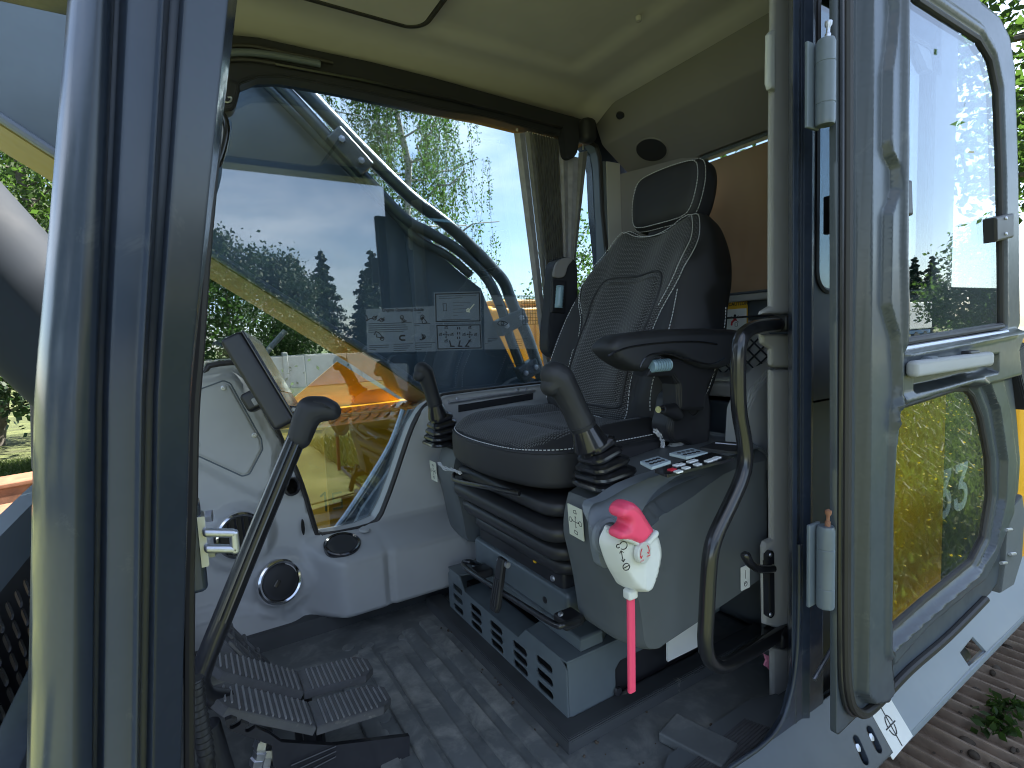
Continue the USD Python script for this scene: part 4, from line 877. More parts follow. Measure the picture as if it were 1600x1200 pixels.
def joystick(label, base, tip, nose_dir, sc=1.0, slim=1.0):
    t = thing('joystick', label, 'joystick', base); base, tip = np.asarray(base), np.asarray(tip); ax = unit(tip - base); L = np.linalg.norm(tip - base)
    e1 = unit(np.asarray(nose_dir) - ax * np.dot(nose_dir, ax)); e2 = np.cross(ax, e1)
    up = np.array([0, 0, 1.0])
    # rubber boot: four stepped square folds, leaning over from the console to the stick
    h1 = L * .33; w0 = .053 * sc
    for k in range(5):
        f = k / 4.4; axk = unit(up * (1 - f) + ax * f); c = base + up * (h1 * f * .45) + ax * (h1 * f * .62); w = w0 * (1 - .50 * f)
        A = unit(np.array([1.0, 0, 0]) - axk * axk[0]); B = np.cross(axk, A)
        sq = np.array(sbox(-w, -w, w, w).buffer(-w * .5).buffer(w * .5, 5).exterior.coords)[:-1]
        rr = [c + (sq[:, :1] * A + sq[:, 1:] * B) * q + axk * z for q, z in ((.74, -.006), (.95, -.005), (1.0, -.001), (.98, .004), (.80, .010), (.72, .012))]
        part(t, 'boot_fold', rings(rr), 'black_gloss', smooth=30)
    part(t, 'boot_neck', tube([base, base + ax * h1 * 1.1], [w0 * .62, w0 * .38], 16), 'black_gloss')
    c0 = base + ax * L * .33
    col = [(.027, 0), (.0275, .004), (.019, L * .17), (.0195, L * .19), (.0185, L * .2)]
    part(t, 'collar', lathe([(0, 0)] + [(r * sc * slim, h) for r, h in col] + [(0, L * .2)], c0, ax, 28), 'black_gloss', smooth=30)
    g0 = base + ax * L * .52; ch = [(g0, .0205 * sc * slim), (g0 + ax * L * .12 + e1 * .001, .0195 * sc * slim), (g0 + ax * L * .28 + e1 * .003, .0205 * sc * slim), (g0 + ax * L * .40 + e1 * .006, .0225 * sc * slim), (g0 + ax * L * .455 + e1 * .013, .0205 * sc * slim)]
    side = [(g0 + ax * L * .42 + e1 * .006, .0215 * sc * slim), (g0 + ax * L * .395 + e1 * .026 * sc, .0150 * sc * slim)]
    part(t, 'grip', blob([ch, side], .006, 8), 'black_soft', smooth=60)
    part(t, 'grip_button', lathe([(0, 0), (.003, 0), (.002, .0015), (0, .002)], g0 + ax * L * .06 - e2 * .0205 * sc * slim, -e2, 10), 'zinc')
    part(t, 'parting_line', torus_at(base + ax * L * .525, ax, .0205 * sc * slim, .0009, 24, 6), 'ink')
    return t
joystick('near black joystick with stepped rubber boot on the console by the lock lever', on_y(948, 752, .795), on_y(872, 577, .815), (-1, .12, -.15), 1.12, 1.18)
joystick('far black joystick with stepped rubber boot beside the side window', on_y(695, 690, 1.47), on_y(664, 572, 1.45), (-1, -.2, .0), 1.12, .98)

# ================================================================ lock lever
lk = thing('lock_lever', 'white lock lever with pink hooked grip and long pink rod', 'lever', on_y(985, 930, .63))
LY = .635
body = [(957, 833), (962, 826), (985, 836), (1003, 824), (1012, 820), (1021, 830), (1026, 848), (1026, 866), (1020, 892), (1010, 915), (1003, 922), (996, 925), (980, 920), (972, 908), (962, 890), (954, 868), (950, 850)]
BP = Polygon(cr(xz(body, LY), 4, True)).buffer(0)
xe = xz([(990, 860)], LY)[0][0]
lb = part(lk, 'body', relief(BP, lambda a, b: .026 * smoothstep(inside(BP, a, b) / .012) ** .6 - .35 * np.maximum(xe - a, 0) * 1.0 - .12 * np.maximum(a - xe, 0), .004, Y(LY), .022), 'white_plastic', smooth=50)
dial = on_y(1005, 863, LY - .0270)
part(lk, 'dial', lathe([(0, -.006), (.0178, -.006), (.0178, .0022), (.0170, .003), (0, .003)], dial, unit((.16, -1, .04)), 36), 'white_plastic')
da, db = unit((1, .16, 0)), np.array([0, 0, 1.0]); do = dial + unit((.16, -1, .04)) * .0032
part(lk, 'dial_arrow', stroke([circle(.0115, (0, 0), 10, 2.3, 3.6), [(-.0125, -.002), (-.0105, -.0062), (-.0072, -.003)]], do, da, db, .0016, .0005), 'red_print')
part(lk, 'dial_arrow', stroke([circle(.0115, (0, .001), 10, .85, -.35), [(.0125, .0005), (.0108, -.0045), (.0072, -.0015)]], do, da, db, .0016, .0005), 'red_print')
part(lk, 'dial_text', cat(text('LOCK', .0026, do + da * -.008 - db * .011, da, db, .0004), text('OPEN', .0026, do + da * .009 - db * .008, da, db, .0004)), 'red_print')
io = on_y(972, 868, LY - .0195); ia = unit((1, -.35, 0)); ib = np.array([0, 0, 1.0])
part(lk, 'lever_symbol', stroke([circle(.0065, (.002, .017), 14, -2.2, 2.6), circle(.003, (-.007, .017), 9, .8, 5.6), [(-.002, .009), (.001, -.010)], [(-.0045, .005), (-.002, .009), (.0015, .0055)], [(-.0018, -.0065), (.001, -.010), (.004, -.006)], circle(.0058, (.006, -.019), 14), [(.001, -.021), (.011, -.017)]], io - np.cross(ia, ib) * -.001, ia, ib, .0012, .0012), 'ink')
part(lk, 'collar', chamfer(Polygon(cr(xz([(957, 829), (974, 834), (989, 841), (1008, 823), (1012, 829), (1003, 840), (991, 851), (973, 843), (957, 837)], LY), 3, True)), .012, -.0265, Y(LY), .003), 'white_plastic', smooth=40)
part(lk, 'grip', bun(Polygon(cr(xz([(957, 838), (959, 826), (968, 818), (970, 811), (966, 807), (958, 805), (957, 797), (962, 787), (971, 781), (981, 783), (990, 792), (1000, 808), (1009, 823), (1003, 832), (990, 845), (972, 840)], LY - .008), 4, True)).buffer(0), -.024, .016, .012, .0028, Y(LY - .008)), 'pink', smooth=60)
part(lk, 'rod_ferrule', put(rbox((.021, .018, .017), .004), on_y(985, 927, LY - .002)), 'white_plastic')
ra, rb = on_y(985.5, 928, LY), on_y(987, 1082, LY)
part(lk, 'rod', put(rbox((.0155, .0085, np.linalg.norm(rb - ra)), .0035), (ra + rb) / 2, (1, 0, 0), (0, 1, 0), unit(ra - rb)), 'pink')

# ================================================================ grab rail
gr = thing('grab_rail', 'bent glossy black grab rail rising beside the near console', 'grab rail', on_y(1105, 1030, .60))
rail = [(1246, 505, .665), (1205, 508, .640), (1180, 512, .625), (1163, 522, .617), (1155, 540, .614), (1153, 580, .614), (1155, 640, .614), (1163, 690, .612), (1164, 725, .610), (1157, 752, .608), (1140, 790, .605), (1120, 832, .602), (1111, 862, .60), (1107, 900, .60), (1104, 960, .60), (1102, 1000, .602), (1106, 1024, .604), (1118, 1038, .608), (1136, 1038, .614), (1165, 1022, .626), (1200, 1001, .64), (1240, 978, .66)]
part(gr, 'tube', tube([on_y(*r) for r in rail], .0142, 16, 5), 'tube_black', smooth=60)
for u, v in [(1222, 506), (1216, 993)]: part(gr, 'socket', put(rbox((.045, .05, .034), .008), on_y(u, v, .652)), 'black_plastic')

# ================================================================ travel pedals, levers
def pedal(label, y0, y1, cut):
    t = thing('travel_pedal', label, 'pedal', (.15, (y0 + y1) / 2, .1))
    X_ = [-.005, .02, .155, .155, .285, .30]; pts = [(-.004, .232), (.150, .128), (.292, .112)]
    a, b = np.array([-.004, .236]), np.array([.150, .128]); c = np.array([.296, .112])
    for p, q, nm in ((a, b, 'toe_plate'), (b, c, 'heel_plate')):
        d = unit([q[0] - p[0], 0, q[1] - p[1]]); n = np.array([-d[2], 0, d[0]]); n = n if n[2] > 0 else -n; L = np.linalg.norm(q - p); W = y1 - y0
        cc = .022; P = Polygon([(0, cc), (cc, 0), (L, 0), (L, W), (cc, W), (0, W - cc)] if nm == 'toe_plate' else [(0, 0), (L - cc, 0), (L, cc), (L, W - cc), (L - cc, W), (0, W)])
        pl = part(t, nm, chamfer(P, -.015, 0, F3((p[0], y0, p[1]), d, (0, 1, 0), n), .003), 'pedal_rubber', smooth=25)
        nrib = 14 if nm == 'toe_plate' else 12
        for k in range(nrib):
            s = .018 + (L - .03) * k / (nrib - 1)
            e = cc * .8 if (nm == 'heel_plate' and k > nrib - 3) or (nm == 'toe_plate' and k < 2) else .004
            part(pl, 'rib', put(rbox((.0027, W - 2 * e, .0050), .0012, 2), np.array([p[0], (y0 + y1) / 2, p[1]]) + d * s + n * .0010, d, (0, 1, 0), n), 'pedal_rib')
    part(t, 'pivot_arm', tube([np.array([.15, (y0 + y1) / 2, .12]), np.array([.15, (y0 + y1) / 2, .0])], .02, 10), 'steel_black')
    return t
pedal('near ribbed travel pedal, worn and dusty', .975, 1.060, 0)
pedal('far ribbed travel pedal beside the foot pad', 1.092, 1.178, 1)
pb = thing('pedal_bracket', 'black pedal bracket plate with oval holes and brass fittings under the pedals', 'bracket', (.1, .99, 0))
bp = Polygon(xz([(352, 1126), (362, 1122), (420, 1146), (440, 1160), (520, 1165), (640, 1150), (640, 1230), (430, 1260), (425, 1165), (360, 1142), (353, 1136)], .965))
for u, v in [(368, 1133), (392, 1138)]:
    q = on_y(u, v, .965); bp = bp.difference(LineString([(q[0] - .004, q[2]), (q[0] + .004, q[2] + .002)]).buffer(.005))
part(pb, 'bracket_plate', prism(bp, 0, .01, Y(.965)), 'steel_black')
for u, v in [(405, 1166), (412, 1190), (400, 1178)]: part(pb, 'fitting', lathe([(0, 0), (.013, 0), (.014, .012), (.011, .014), (.011, .03), (.014, .032), (.013, .044), (0, .044)], on_y(u, v, .99) - [0, 0, .02], (.3, 0, 1), 6), 'zinc', smooth=20)
for k in range(3): part(pb, 'bracket_ridge', tube([on_y(455 + 10 * k, 1196 + 6 * k, .96), on_y(525, 1166 + 8 * k, .96)], .0016, 6), 'steel_black')
pad_ = thing('foot_pad', 'black rubber foot pad with triangular grid behind the pedals', 'foot pad', (.1, 1.3, .05))
fo_ = np.array([.055, 1.30, .155]); fd = unit((.45, 0, -.75)); fn = np.array([.75, .0, .45]); fn = unit(fn - fd * fn.dot(fd)); fw = np.array([0, 1.0, 0])
FPD = F3(fo_, fw, fd, fn)
part(pad_, 'pad_body', chamfer(Polygon([(-.075, .01), (-.045, -.055), (.05, -.06), (.075, -.02), (.085, .12), (-.09, .12)]).buffer(.008), -.02, 0, FPD, .005), 'pedal_rubber', smooth=30)
gl = [[(-.07, .02), (.08, .02)], [(-.08, .07), (.08, .07)], [(-.055, -.03), (.068, -.03)]] + [[(x, -.05), (x * 1.25, .115)] for x in (-.05, -.01, .03)] + [[(-.06, .07), (-.01, -.03)], [(.0, .07), (.05, -.03)]]
for l in gl: part(pad_, 'grid_rib', tube([FPD(np.array([p[0]]), np.array([p[1]]), .002)[0] for p in l], .005, 6), 'pedal_rubber')
tl = thing('travel_lever', 'tall black travel lever with a hooked rubber grip leaning over the pedals', 'lever', on_y(320, 1085, 1.0))
st = [(352, 1092, 1.03), (330, 1090, 1.01), (316, 1082, 1.0), (312, 1062, 1.0), (320, 1035, 1.0), (345, 972, 1.0), (400, 838, 1.0), (468, 674, 1.0)]
part(tl, 'stem', tube([on_y(*q) for q in st], .0168, 12, 6), 'steel_black', smooth=50)
for off in (-5.5, 4.5):
    part(tl, 'stem_ridge', tube([on_y(u + off, v + off * .35, .9845) for u, v in [(348, 972), (400, 843), (462, 692)]], .0026, 6), 'steel_black')
part(tl, 'grip', blob([[(on_y(468, 684, 1.0), .021), (on_y(478, 655, 1.0), .0235), (on_y(486, 642, 1.0), .026)], [(on_y(486, 641, 1.0), .026), (on_y(502, 639, .995), .0235), (on_y(515, 641, .99), .019), (on_y(519, 643, .99), .016)]], .006, 8), 'black_soft', smooth=60)
part(tl, 'grip_line', tube([on_y(u, v, .968) for u, v in [(490, 627), (505, 631), (517, 638)]], .0012, 6, 4), 'ink')
part(tl, 'lever_boot', tube([np.array([-.02, .985, .20]), np.array([.0, .975, .08]), np.array([.03, .96, -.02])], .022, 12, 4), 'black_soft')
wl_ = thing('wiring_loom', 'black ribbed cable sleeve running down beside the front pillar', 'cable', (-.02, .8, 0))
lp = cr([on_y(u, v, .86) for u, v in [(305, 1060), (309, 1100), (316, 1140), (322, 1180), (326, 1240)]], 12)
part(wl_, 'sleeve', tube(lp, .011 + .0012 * np.sin(np.arange(len(lp)) * 2.1), 12), 'rubber')

# ================================================================ monitor
mo = thing('monitor', 'tilted black display monitor on the grey trim behind the travel lever', 'monitor', on_y(415, 590, 1.38))
t0, t1 = on_y(377, 518, 1.385), on_y(459, 654, 1.33); Ld = unit(t1 - t0); Td = unit(np.array([.235, .97, 0])); Td = unit(Td - Ld * Td.dot(Ld)); Nd = np.cross(Ld, Td); Nd = Nd if Nd[0] > 0 else -Nd
Lm = np.linalg.norm(t1 - t0); Wm = .200
mc = t0 + Ld * Lm / 2 + Td * Wm / 2
MB_ = lambda w, l, d, o, r=.006: put(rbox((w, l, d), r), mc + Td * o[0] + Ld * o[1] + Nd * o[2], Td, Ld, np.cross(Td, Ld))
sg = np.sign(np.dot(np.cross(Td, Ld), Nd))
part(mo, 'housing', MB_(Wm, Lm + .01, .052, (0, 0, -.026), .010), 'black_plastic', smooth=30)
part(mo, 'bezel', MB_(Wm - .004, Lm + .004, .006, (0, 0, .0015), .0025), 'black_gloss')
part(mo, 'screen', MB_(Wm - .03, Lm * .62, .002, (0, -Lm * .12, .0050), .0008), 'screen_glass')
part(mo, 'key_strip', MB_(Wm - .05, .022, .002, (0, Lm * .41, .0052), .0008), 'black_soft')
for k in range(6): part(mo, 'key', MB_(.015, .010, .003, (-.07 + .024 * k, Lm * .41, .006), .001), 'white_plastic')
part(mo, 'mount', MB_(.05, .05, .05, (.01, Lm * .1, -.07), .01), 'black_plastic')
part(mo, 'mount_plate', MB_(.02, .02, .02, (-.03, Lm * .14, -.060), .004), 'pole_grey')
part(mo, 'status_lamp', MB_(.02, .006, .01, (Wm * .46, -Lm * .42, -.012), .002), 'dark_green' if 'dark_green' in MAT else 'black_gloss')
# small post behind it
solo('mirror_stay', tube([on_y(u, v, 2.0) for u, v in [(409, 560), (425, 540), (446, 517)]], .010, 10), 'pole_grey', 'short pale grey stay rod outside the window behind the monitor', 'stay')

# ================================================================ door striker on the front pillar
ls = thing('door_striker', 'bright zinc door striker loop bolted to the front pillar', 'striker', on_y(318, 845, .56))
part(ls, 'striker_plate', chamfer(Polygon([(-.010, -.024), (.0, -.026), (.008, -.014), (.008, .016), (.0, .026), (-.010, .023)]), 0, .006, F3(on_y(311, 842, .56), (0, 1, 0), (0, 0, 1), (1, -.1, 0)), .0015), 'zinc')
so = on_y(316, 832, .548); sx = on_y(371, 833, .548)
for dz in (0, -.0150): part(ls, 'striker_rod', put(rbox((np.linalg.norm(sx - so), .010, .0075), .003), (so + sx) / 2 + [0, 0, dz], unit(sx - so), (0, 1, 0)), 'zinc')
part(ls, 'striker_end', put(rbox((.008, .010, .0225), .003), sx + [-.003, 0, -.0075]), 'zinc')
for z in (.017, -.017): part(ls, 'striker_bolt', lathe([(0, 0), (.006, 0), (.006, .005), (0, .006)], on_y(314, 842, .556) + [0.006, .01, z], (1, -.2, 0), 6), 'zinc', smooth=20)
part(ls, 'backing_bracket', put(rbox((.016, .03, .085), .005), on_y(303, 850, .565)), 'cab_paint')

# ================================================================ mirror bracket and loop handle high on the far front pillar
wb = thing('wiper_bracket', 'black wiper bracket with a loop handle high behind the front pillar', 'bracket', on_y(350, 170, 1.50))
part(wb, 'bracket', chamfer(Polygon(cr(xz([(318, 118), (352, 120), (375, 131), (370, 160), (362, 171), (340, 172), (318, 168)], 1.48), 3, True)), .05, 0, Y(1.48), .008), 'black_plastic', smooth=35)
part(wb, 'clip', tube([on_y(u, v, 1.475) for u, v in [(344, 150), (348, 156), (355, 160), (361, 157), (361, 152), (356, 152)]], .0022, 6, 4), 'zinc')
part(wb, 'loop_handle', tube([on_y(u, v, 1.47) for u, v in [(330, 175), (340, 175), (349, 182), (354, 196), (353, 215), (347, 240), (340, 256), (330, 262), (322, 258)]], .0085, 12, 5), 'black_gloss')
part(wb, 'handle_core', tube([on_y(u, v, 1.464) for u, v in [(342, 186), (347, 200), (345, 220), (338, 246)]], .0035, 8, 4), 'zinc')

# ================================================================ curtain
cu = thing('curtain', 'gathered grey pleated curtain hanging at the rear end of the side window', 'curtain', on_y(850, 400, 1.57))
def strip(t0, t1, b0, b1, nple, amp, m_, nm, y=1.572):
    for k in range(nple):
        f0, f1 = k / nple, (k + 1) / nple
        T = [np.array(t0) * (1 - f) + np.array(t1) * f for f in (f0, f1)]; B = [np.array(b0) * (1 - f) + np.array(b1) * f for f in (f0, f1)]
        R_ = []
        for s in np.linspace(0, 1, 9):
            sag = s ** .92; L_ = T[0] * (1 - sag) + B[0] * sag; Q = T[1] * (1 - sag) + B[1] * sag; mid = (L_ + Q) / 2
            a = on_y(*L_, y); c = on_y(*Q, y); b = on_y(*mid, y - amp * (1 - .4 * s))
            R_.append(np.array([a, b, c, c + [0, .004, 0], b + [0, .004, 0], a + [0, .004, 0]]))
        part(cu, nm, rings(R_), m_, smooth=20)
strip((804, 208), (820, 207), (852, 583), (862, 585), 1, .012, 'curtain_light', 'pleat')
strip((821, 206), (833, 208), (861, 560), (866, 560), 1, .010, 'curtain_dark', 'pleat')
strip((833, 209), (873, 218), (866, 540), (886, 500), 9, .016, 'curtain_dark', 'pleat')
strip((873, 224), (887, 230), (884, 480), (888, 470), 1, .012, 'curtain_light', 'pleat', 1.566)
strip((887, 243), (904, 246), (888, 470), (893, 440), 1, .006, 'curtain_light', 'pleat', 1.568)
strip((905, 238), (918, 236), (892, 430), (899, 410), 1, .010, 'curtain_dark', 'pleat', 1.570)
for u, v in [(808, 200), (824, 203), (828, 204), (832, 205), (836, 206), (840, 207), (844, 208), (848, 209), (852, 210), (856, 211), (860, 212), (864, 213), (911, 229)]:
    part(cu, 'hook', tube([on_y(u, v - 6, 1.57), on_y(u, v + 5, 1.57)], .0020, 6), 'white_plastic')
part(cu, 'runner', chamfer(Polygon(cr(xz([(881, 196), (905, 202), (904, 232), (899, 244), (892, 247), (885, 242), (882, 225)], 1.525), 3, True)), .03, 0, Y(1.525), .006), 'black_soft', smooth=35)

# ================================================================ net and warning plate on the rear wall
nt = thing('storage_net', 'black diamond storage net stretched over the rear wall beside the seat', 'net', (1.585, .9, .75))
NP = Polygon([on_x(u, v, 1.58)[1:] for u, v in [(1085, 500), (1160, 500), (1197, 527), (1212, 545), (1212, 609), (1085, 609)]]).buffer(0)
ny0, nz0, ny1, nz1 = NP.bounds
part(nt, 'back_board', prism(NP.buffer(.01), .006, .016, X(1.58)), 'beige_trim')
for sgn in (1, -1):
    for k in np.arange(-14, 16):
        c = k * .047; L_ = LineString([(ny0 - 1 + c, nz0 - sgn * .8), (ny0 + 1.6 + c, nz0 + sgn * 1.55)] if sgn > 0 else [(ny0 - 1 + c, nz0 + 1.35), (ny0 + 1.6 + c, nz0 - 1.0)])
        I = L_.intersection(NP)
        if I.is_empty or I.geom_type != 'LineString' or I.length < .02: continue
        p, q = np.array(I.coords)[0], np.array(I.coords)[-1]
        part(nt, 'strand', tube([np.array([1.578 - .002 * (sgn > 0), *p]), np.array([1.578 - .002 * (sgn > 0), *q])], .0028, 6), 'mesh_black')
part(nt, 'net_bar', tube([np.array([1.572, ny0 - .02, nz0 + .01]), np.array([1.572, ny1 + .02, nz0 - .005])], .011, 8), 'black_plastic')
part(nt, 'net_bar', tube([np.array([1.572, ny0, nz1]), np.array([1.572, ny1 - .06, nz1])], .0035, 8), 'black_plastic')
wp = thing('warning_sign', 'yellow and white warning plate with a red seated figure on the rear wall', 'sign', on_x(1148, 492, 1.575))
ww = [on_x(u, v, 1.575) for u, v in [(1132, 468), (1170, 466), (1170, 520), (1128, 521)]]
wc, wa, wh = sum(ww) / 4, np.array([0, -1.0, 0]), np.array([0, 0, 1.0]); W_, H_ = abs(ww[0][1] - ww[1][1]), abs(ww[1][2] - ww[2][2])
part(wp, 'backing', plate(wc + [-.001, 0, 0], wa, wh, W_, H_, .0015, .002), 'label_yellow')
part(wp, 'face', plate(wc + [-.0025, 0, 0] - wh * H_ * .13, wa, wh, W_ * .92, H_ * .68, .001, .002), 'white_label')
o_ = wc + np.array([-.0026, 0, 0]) + wh * H_ * .36
part(wp, 'header_text', cat(text('CAUTION', H_ * .10, o_ - wa * -W_ * .12, wa, wh, .0006, True), stroke([[(-.005, -.004), (.005, -.004), (0, .005), (-.005, -.004)]], o_ - wa * W_ * .36, wa, wh, .002, .0006)), 'ink')
o_ = wc + np.array([-.0036, 0, 0]) - wh * H_ * .1; s_ = H_ / .12
part(wp, 'figure', stroke([[(-.004 * s_, .004 * s_), (.004 * s_, -.002 * s_)], [(-.001 * s_, .008 * s_), (-.004 * s_, -.003 * s_), (-.012 * s_, -.008 * s_), (-.014 * s_, -.018 * s_)]], o_, wa, wh, .007 * s_, .0005), 'red_print')
part(wp, 'figure_marks', cat(stroke([[(-.016 * s_, .012 * s_), (.014 * s_, -.010 * s_)], [(.014 * s_, .014 * s_), (-.010 * s_, -.012 * s_)], [(.0, -.012 * s_), (.010 * s_, -.012 * s_), (.010 * s_, -.024 * s_), (0, -.024 * s_), (0, -.012 * s_)]], o_, wa, wh, .0013 * s_, .0008), prism(Point(0, .014 * s_).buffer(.0045 * s_), 0, .001, F3(o_, wa, wh, np.cross(wa, wh)))), 'ink')
solo('pink_tag', prism(Polygon(cr(xz([(1195, 1022), (1203, 1026), (1208, 1020), (1212, 1030), (1212, 1048), (1206, 1050), (1200, 1043), (1195, 1040), (1198, 1032)], .67), 2, True)), 0, .004, Y(.67)), 'pink_tag', 'crumpled pink tag stuck out behind the lower pillar lining', 'tag')
solo('plastic_sheet', prism(Polygon(xz([(1044, 980), (1070, 972), (1105, 950), (1112, 1000), (1080, 1016), (1044, 1034)], .80)), 0, .006, Y(.80)), 'white_label', 'pale plastic sheet under the near console beside the seat box', 'sheet')

# ================================================================ guide sheets on the side window
GY = WY + .046
def film_sheet(label, px):
    t = thing('guide_film', label, 'guide sheet', on_y(*px[0], GY)); P = Polygon(xz(px, GY)); part(t, 'film', prism(P, -.0006, 0, Y(GY)), 'decal_film'); return t
GA, GB = np.array([1.0, 0, 0]), np.array([0, 0, 1.0])
g1 = film_sheet('see-through guide sheet with small engine drawings and lines of text on the window', [(572, 483), (680, 478), (681, 549), (574, 551)])
def gs(u, v): return on_y(u, v, GY - .0008)
part(g1, 'heading', text('Engine Operating Guide', .009, gs(630, 484), GA, GB, .0006, True), 'ink')
def lines(t, u0, v0, u1, n, dv, w=.0016):
    ms = []
    for k in range(n):
        e = u1 - (RNG.uniform(0, 12) if k else 0) - (10 if k == n - 1 else 0)
        a, b = gs(u0, v0 + k * dv), gs(e, v0 + k * dv - (e - u0) * .03); d = b - a; m_ = (a + b) / 2
        ms.append(put(box((-np.linalg.norm(d) / 2, -.0005, -w / 2), (np.linalg.norm(d) / 2, 0, w / 2)), m_, unit(d), (0, 1, 0), np.cross(unit(d), (0, 1, 0))))
    part(t, 'text_lines', cat(*ms), 'ink_faint')
lines(g1, 576, 506, 643, 5, 3.3); lines(g1, 647, 506, 672, 2, 3); lines(g1, 577, 540, 608, 3, 3.2); lines(g1, 615, 538, 645, 4, 3.2); lines(g1, 649, 536, 680, 4, 3.4); lines(g1, 652, 489, 668, 1, 3)
for u, v, k in [(585, 497, 0), (596, 500, 1), (628, 496, 2), (660, 495, 3), (597, 529, 4), (662, 526, 5)]:
    o = gs(u, v); r = np.random.default_rng(k); L = [np.cumsum(np.vstack([[0, 0], r.normal(0, .006, (6, 2))]), 0).tolist() for _ in range(2)] + [circle(.006, (0, 0), 10)]
    part(g1, 'drawing', stroke(L, o, GA, GB, .0022, .0006), 'ink')
part(g1, 'magnet_symbol', stroke([[(.009, .007), (-.002, .007), (-.007, .003), (-.007, -.003), (-.002, -.007), (.009, -.007)]], gs(628, 528), GA, GB, .005, .0006), 'ink')
def framed(label, px, seed):
    t = film_sheet(label, px); c = xz(px, GY - .0008); P = Polygon(c).buffer(-.004)
    part(t, 'border', prism(P.difference(P.buffer(-.0032)), -.0006, 0, Y(GY - .0008)), 'ink'); return t
g2 = framed('framed guide sheet with a pale lever drawing, upper of two on the window', [(678, 457), (751, 455), (752, 504), (679, 505)], 1)
lines(g2, 686, 463, 744, 2, 3.4, .0012); lines(g2, 708, 473, 735, 5, 5, .0010); lines(g2, 690, 500, 745, 1, 3)
part(g2, 'outline', stroke([[(-.006, -.012), (.006, -.012), (.006, .012), (-.006, .012), (-.006, -.012)]], gs(695, 480), GA, GB, .0014, .0006), 'ink_faint')
part(g2, 'lever_drawing', stroke([[(-.014, -.012), (-.004, -.004), (.012, .012)], circle(.005, (-.012, -.008), 10), [(-.018, -.012), (-.006, -.014)]], gs(736, 481), GA, GB, .0032, .0006), 'cream_label')
g3 = framed('framed guide sheet with arrow cross pictograms, lower of two on the window', [(680, 506), (752, 505), (754, 546), (682, 548)], 2)
ar_ = lambda s: [[(-s, 0), (s, 0)], [(0, -s), (0, s)], [(-s, 0), (-s * .6, s * .35)], [(s, 0), (s * .6, -s * .35)], [(0, s), (s * .35, s * .6)], [(0, -s), (-s * .35, -s * .6)]]
for u in (697, 734):
    part(g3, 'arrow_cross', stroke(ar_(.011), gs(u, 523), GA, GB, .0018, .0006), 'ink')
    for du, dv in ((0, -11), (0, 10), (-9, 0), (9, 0)):
        part(g3, 'pictogram', stroke([[(-.005, -.003), (.005, -.003), (.003, .005), (-.004, .003), (-.005, -.003)], [(-.002, 0), (.006, .006)]], gs(u + du, 523 + dv), GA, GB, .0014, .0006), 'ink')
for v in (513, 521, 528): part(g3, 'foot_mark', stroke([[(-.005, 0), (-.005, .005)], [(.003, 0), (.003, .005)]], gs(717, v + 1), GA, GB, .0034, .0006), 'ink')
for u, r in ((707, -.5), (719, 0), (730, .5)): part(g3, 'lever_mark', stroke([[(-.006 * 1, -.006), (r * .02, .012)], [(-.008, -.006), (.006, -.007)]], gs(u, 538), GA, GB, .004, .0006), 'ink')
g4 = film_sheet('see-through guide sheet with a printed table over the yellow hood', [(756, 461), (853, 462), (855, 545), (757, 546)])
part(g4, 'heading', text('Maintenance and Lubrication', .007, gs(802, 462), GA, GB, .0006), 'ink_faint')
lines(g4, 762, 529, 777, 4, 2.6, .0012); lines(g4, 806, 530, 824, 5, 3.2, .0012); lines(g4, 775, 477, 786, 2, 3)
part(g4, 'table', stroke([[(-.045, y), (.045, y)] for y in np.linspace(-.05, .05, 9)] + [[(x, -.05), (x, .05)] for x in np.linspace(-.045, .045, 9)], gs(832, 485), GA, GB, .0012, .0005), 'ink_faint')
part(g4, 'drawing', stroke([[(-.02, 0), (-.012, .008), (.010, .006), (.022, -.002), (.01, -.008), (-.014, -.006), (-.02, 0)], circle(.006, (0, 0), 10)], gs(785, 505), GA, GB, .002, .0006), 'ink')
g5 = solo('label_film', prism(Polygon(xz([(608, 568), (636, 568), (637, 612), (624, 606)], GY)), -.0006, 0, Y(GY)), 'decal_film', 'small blank pale sticker low on the side window above the far joystick', 'sticker')
# ================================================================ the cab door, swung fully back
DY = .47
door = thing('cab_door', 'cab door swung fully back with two panes and pressed steel frame', 'door', on_y(1320, 600, DY))
d_out = [(1306, -175), (1530, 0), (1562, 27), (1578, 58), (1586, 110), (1591, 262), (1594, 505), (1577, 548), (1588, 648), (1594, 720), (1591, 765), (1580, 826), (1575, 888), (1547, 927), (1477, 993), (1386, 1074), (1306, 1152)]
w1 = [(1388, -48), (1436, -2), (1481, 28), (1530, 60), (1549, 92), (1559, 140), (1564, 280), (1566, 508), (1400, 536), (1391, 530), (1387, 400)]
w2 = [(1384, 642), (1494, 607), (1510, 607), (1520, 617), (1533, 650), (1545, 715), (1547, 775), (1537, 840), (1518, 878), (1440, 942), (1376, 998), (1377, 800)]
dp = lambda px, y=DY: Polygon(xz(px, y)).buffer(0)
O_, W1, W2 = dp(d_out).buffer(-.012).buffer(.012), dp(w1), dp(w2)
DPoly = O_.difference(W1).difference(W2)
stile = dp([(1341, -90), (1358, -90), (1388, -60), (1386, 250), (1386, 500), (1384, 620), (1378, 760), (1373, 960), (1384, 1075), (1372, 1094), (1350, 1096), (1336, 1080), (1338, 600)]).buffer(-.006).buffer(.006)
wave = dp([(1362, -70), (1368, 30), (1364, 80), (1358, 120), (1357, 230), (1360, 250), (1370, 268), (1371, 300), (1367, 316), (1359, 336), (1357, 480), (1363, 500), (1372, 530), (1376, 600), (1372, 660), (1376, 700), (1378, 640), (1384, 620), (1390, 545), (1387, 400), (1385, 250), (1388, -70)])
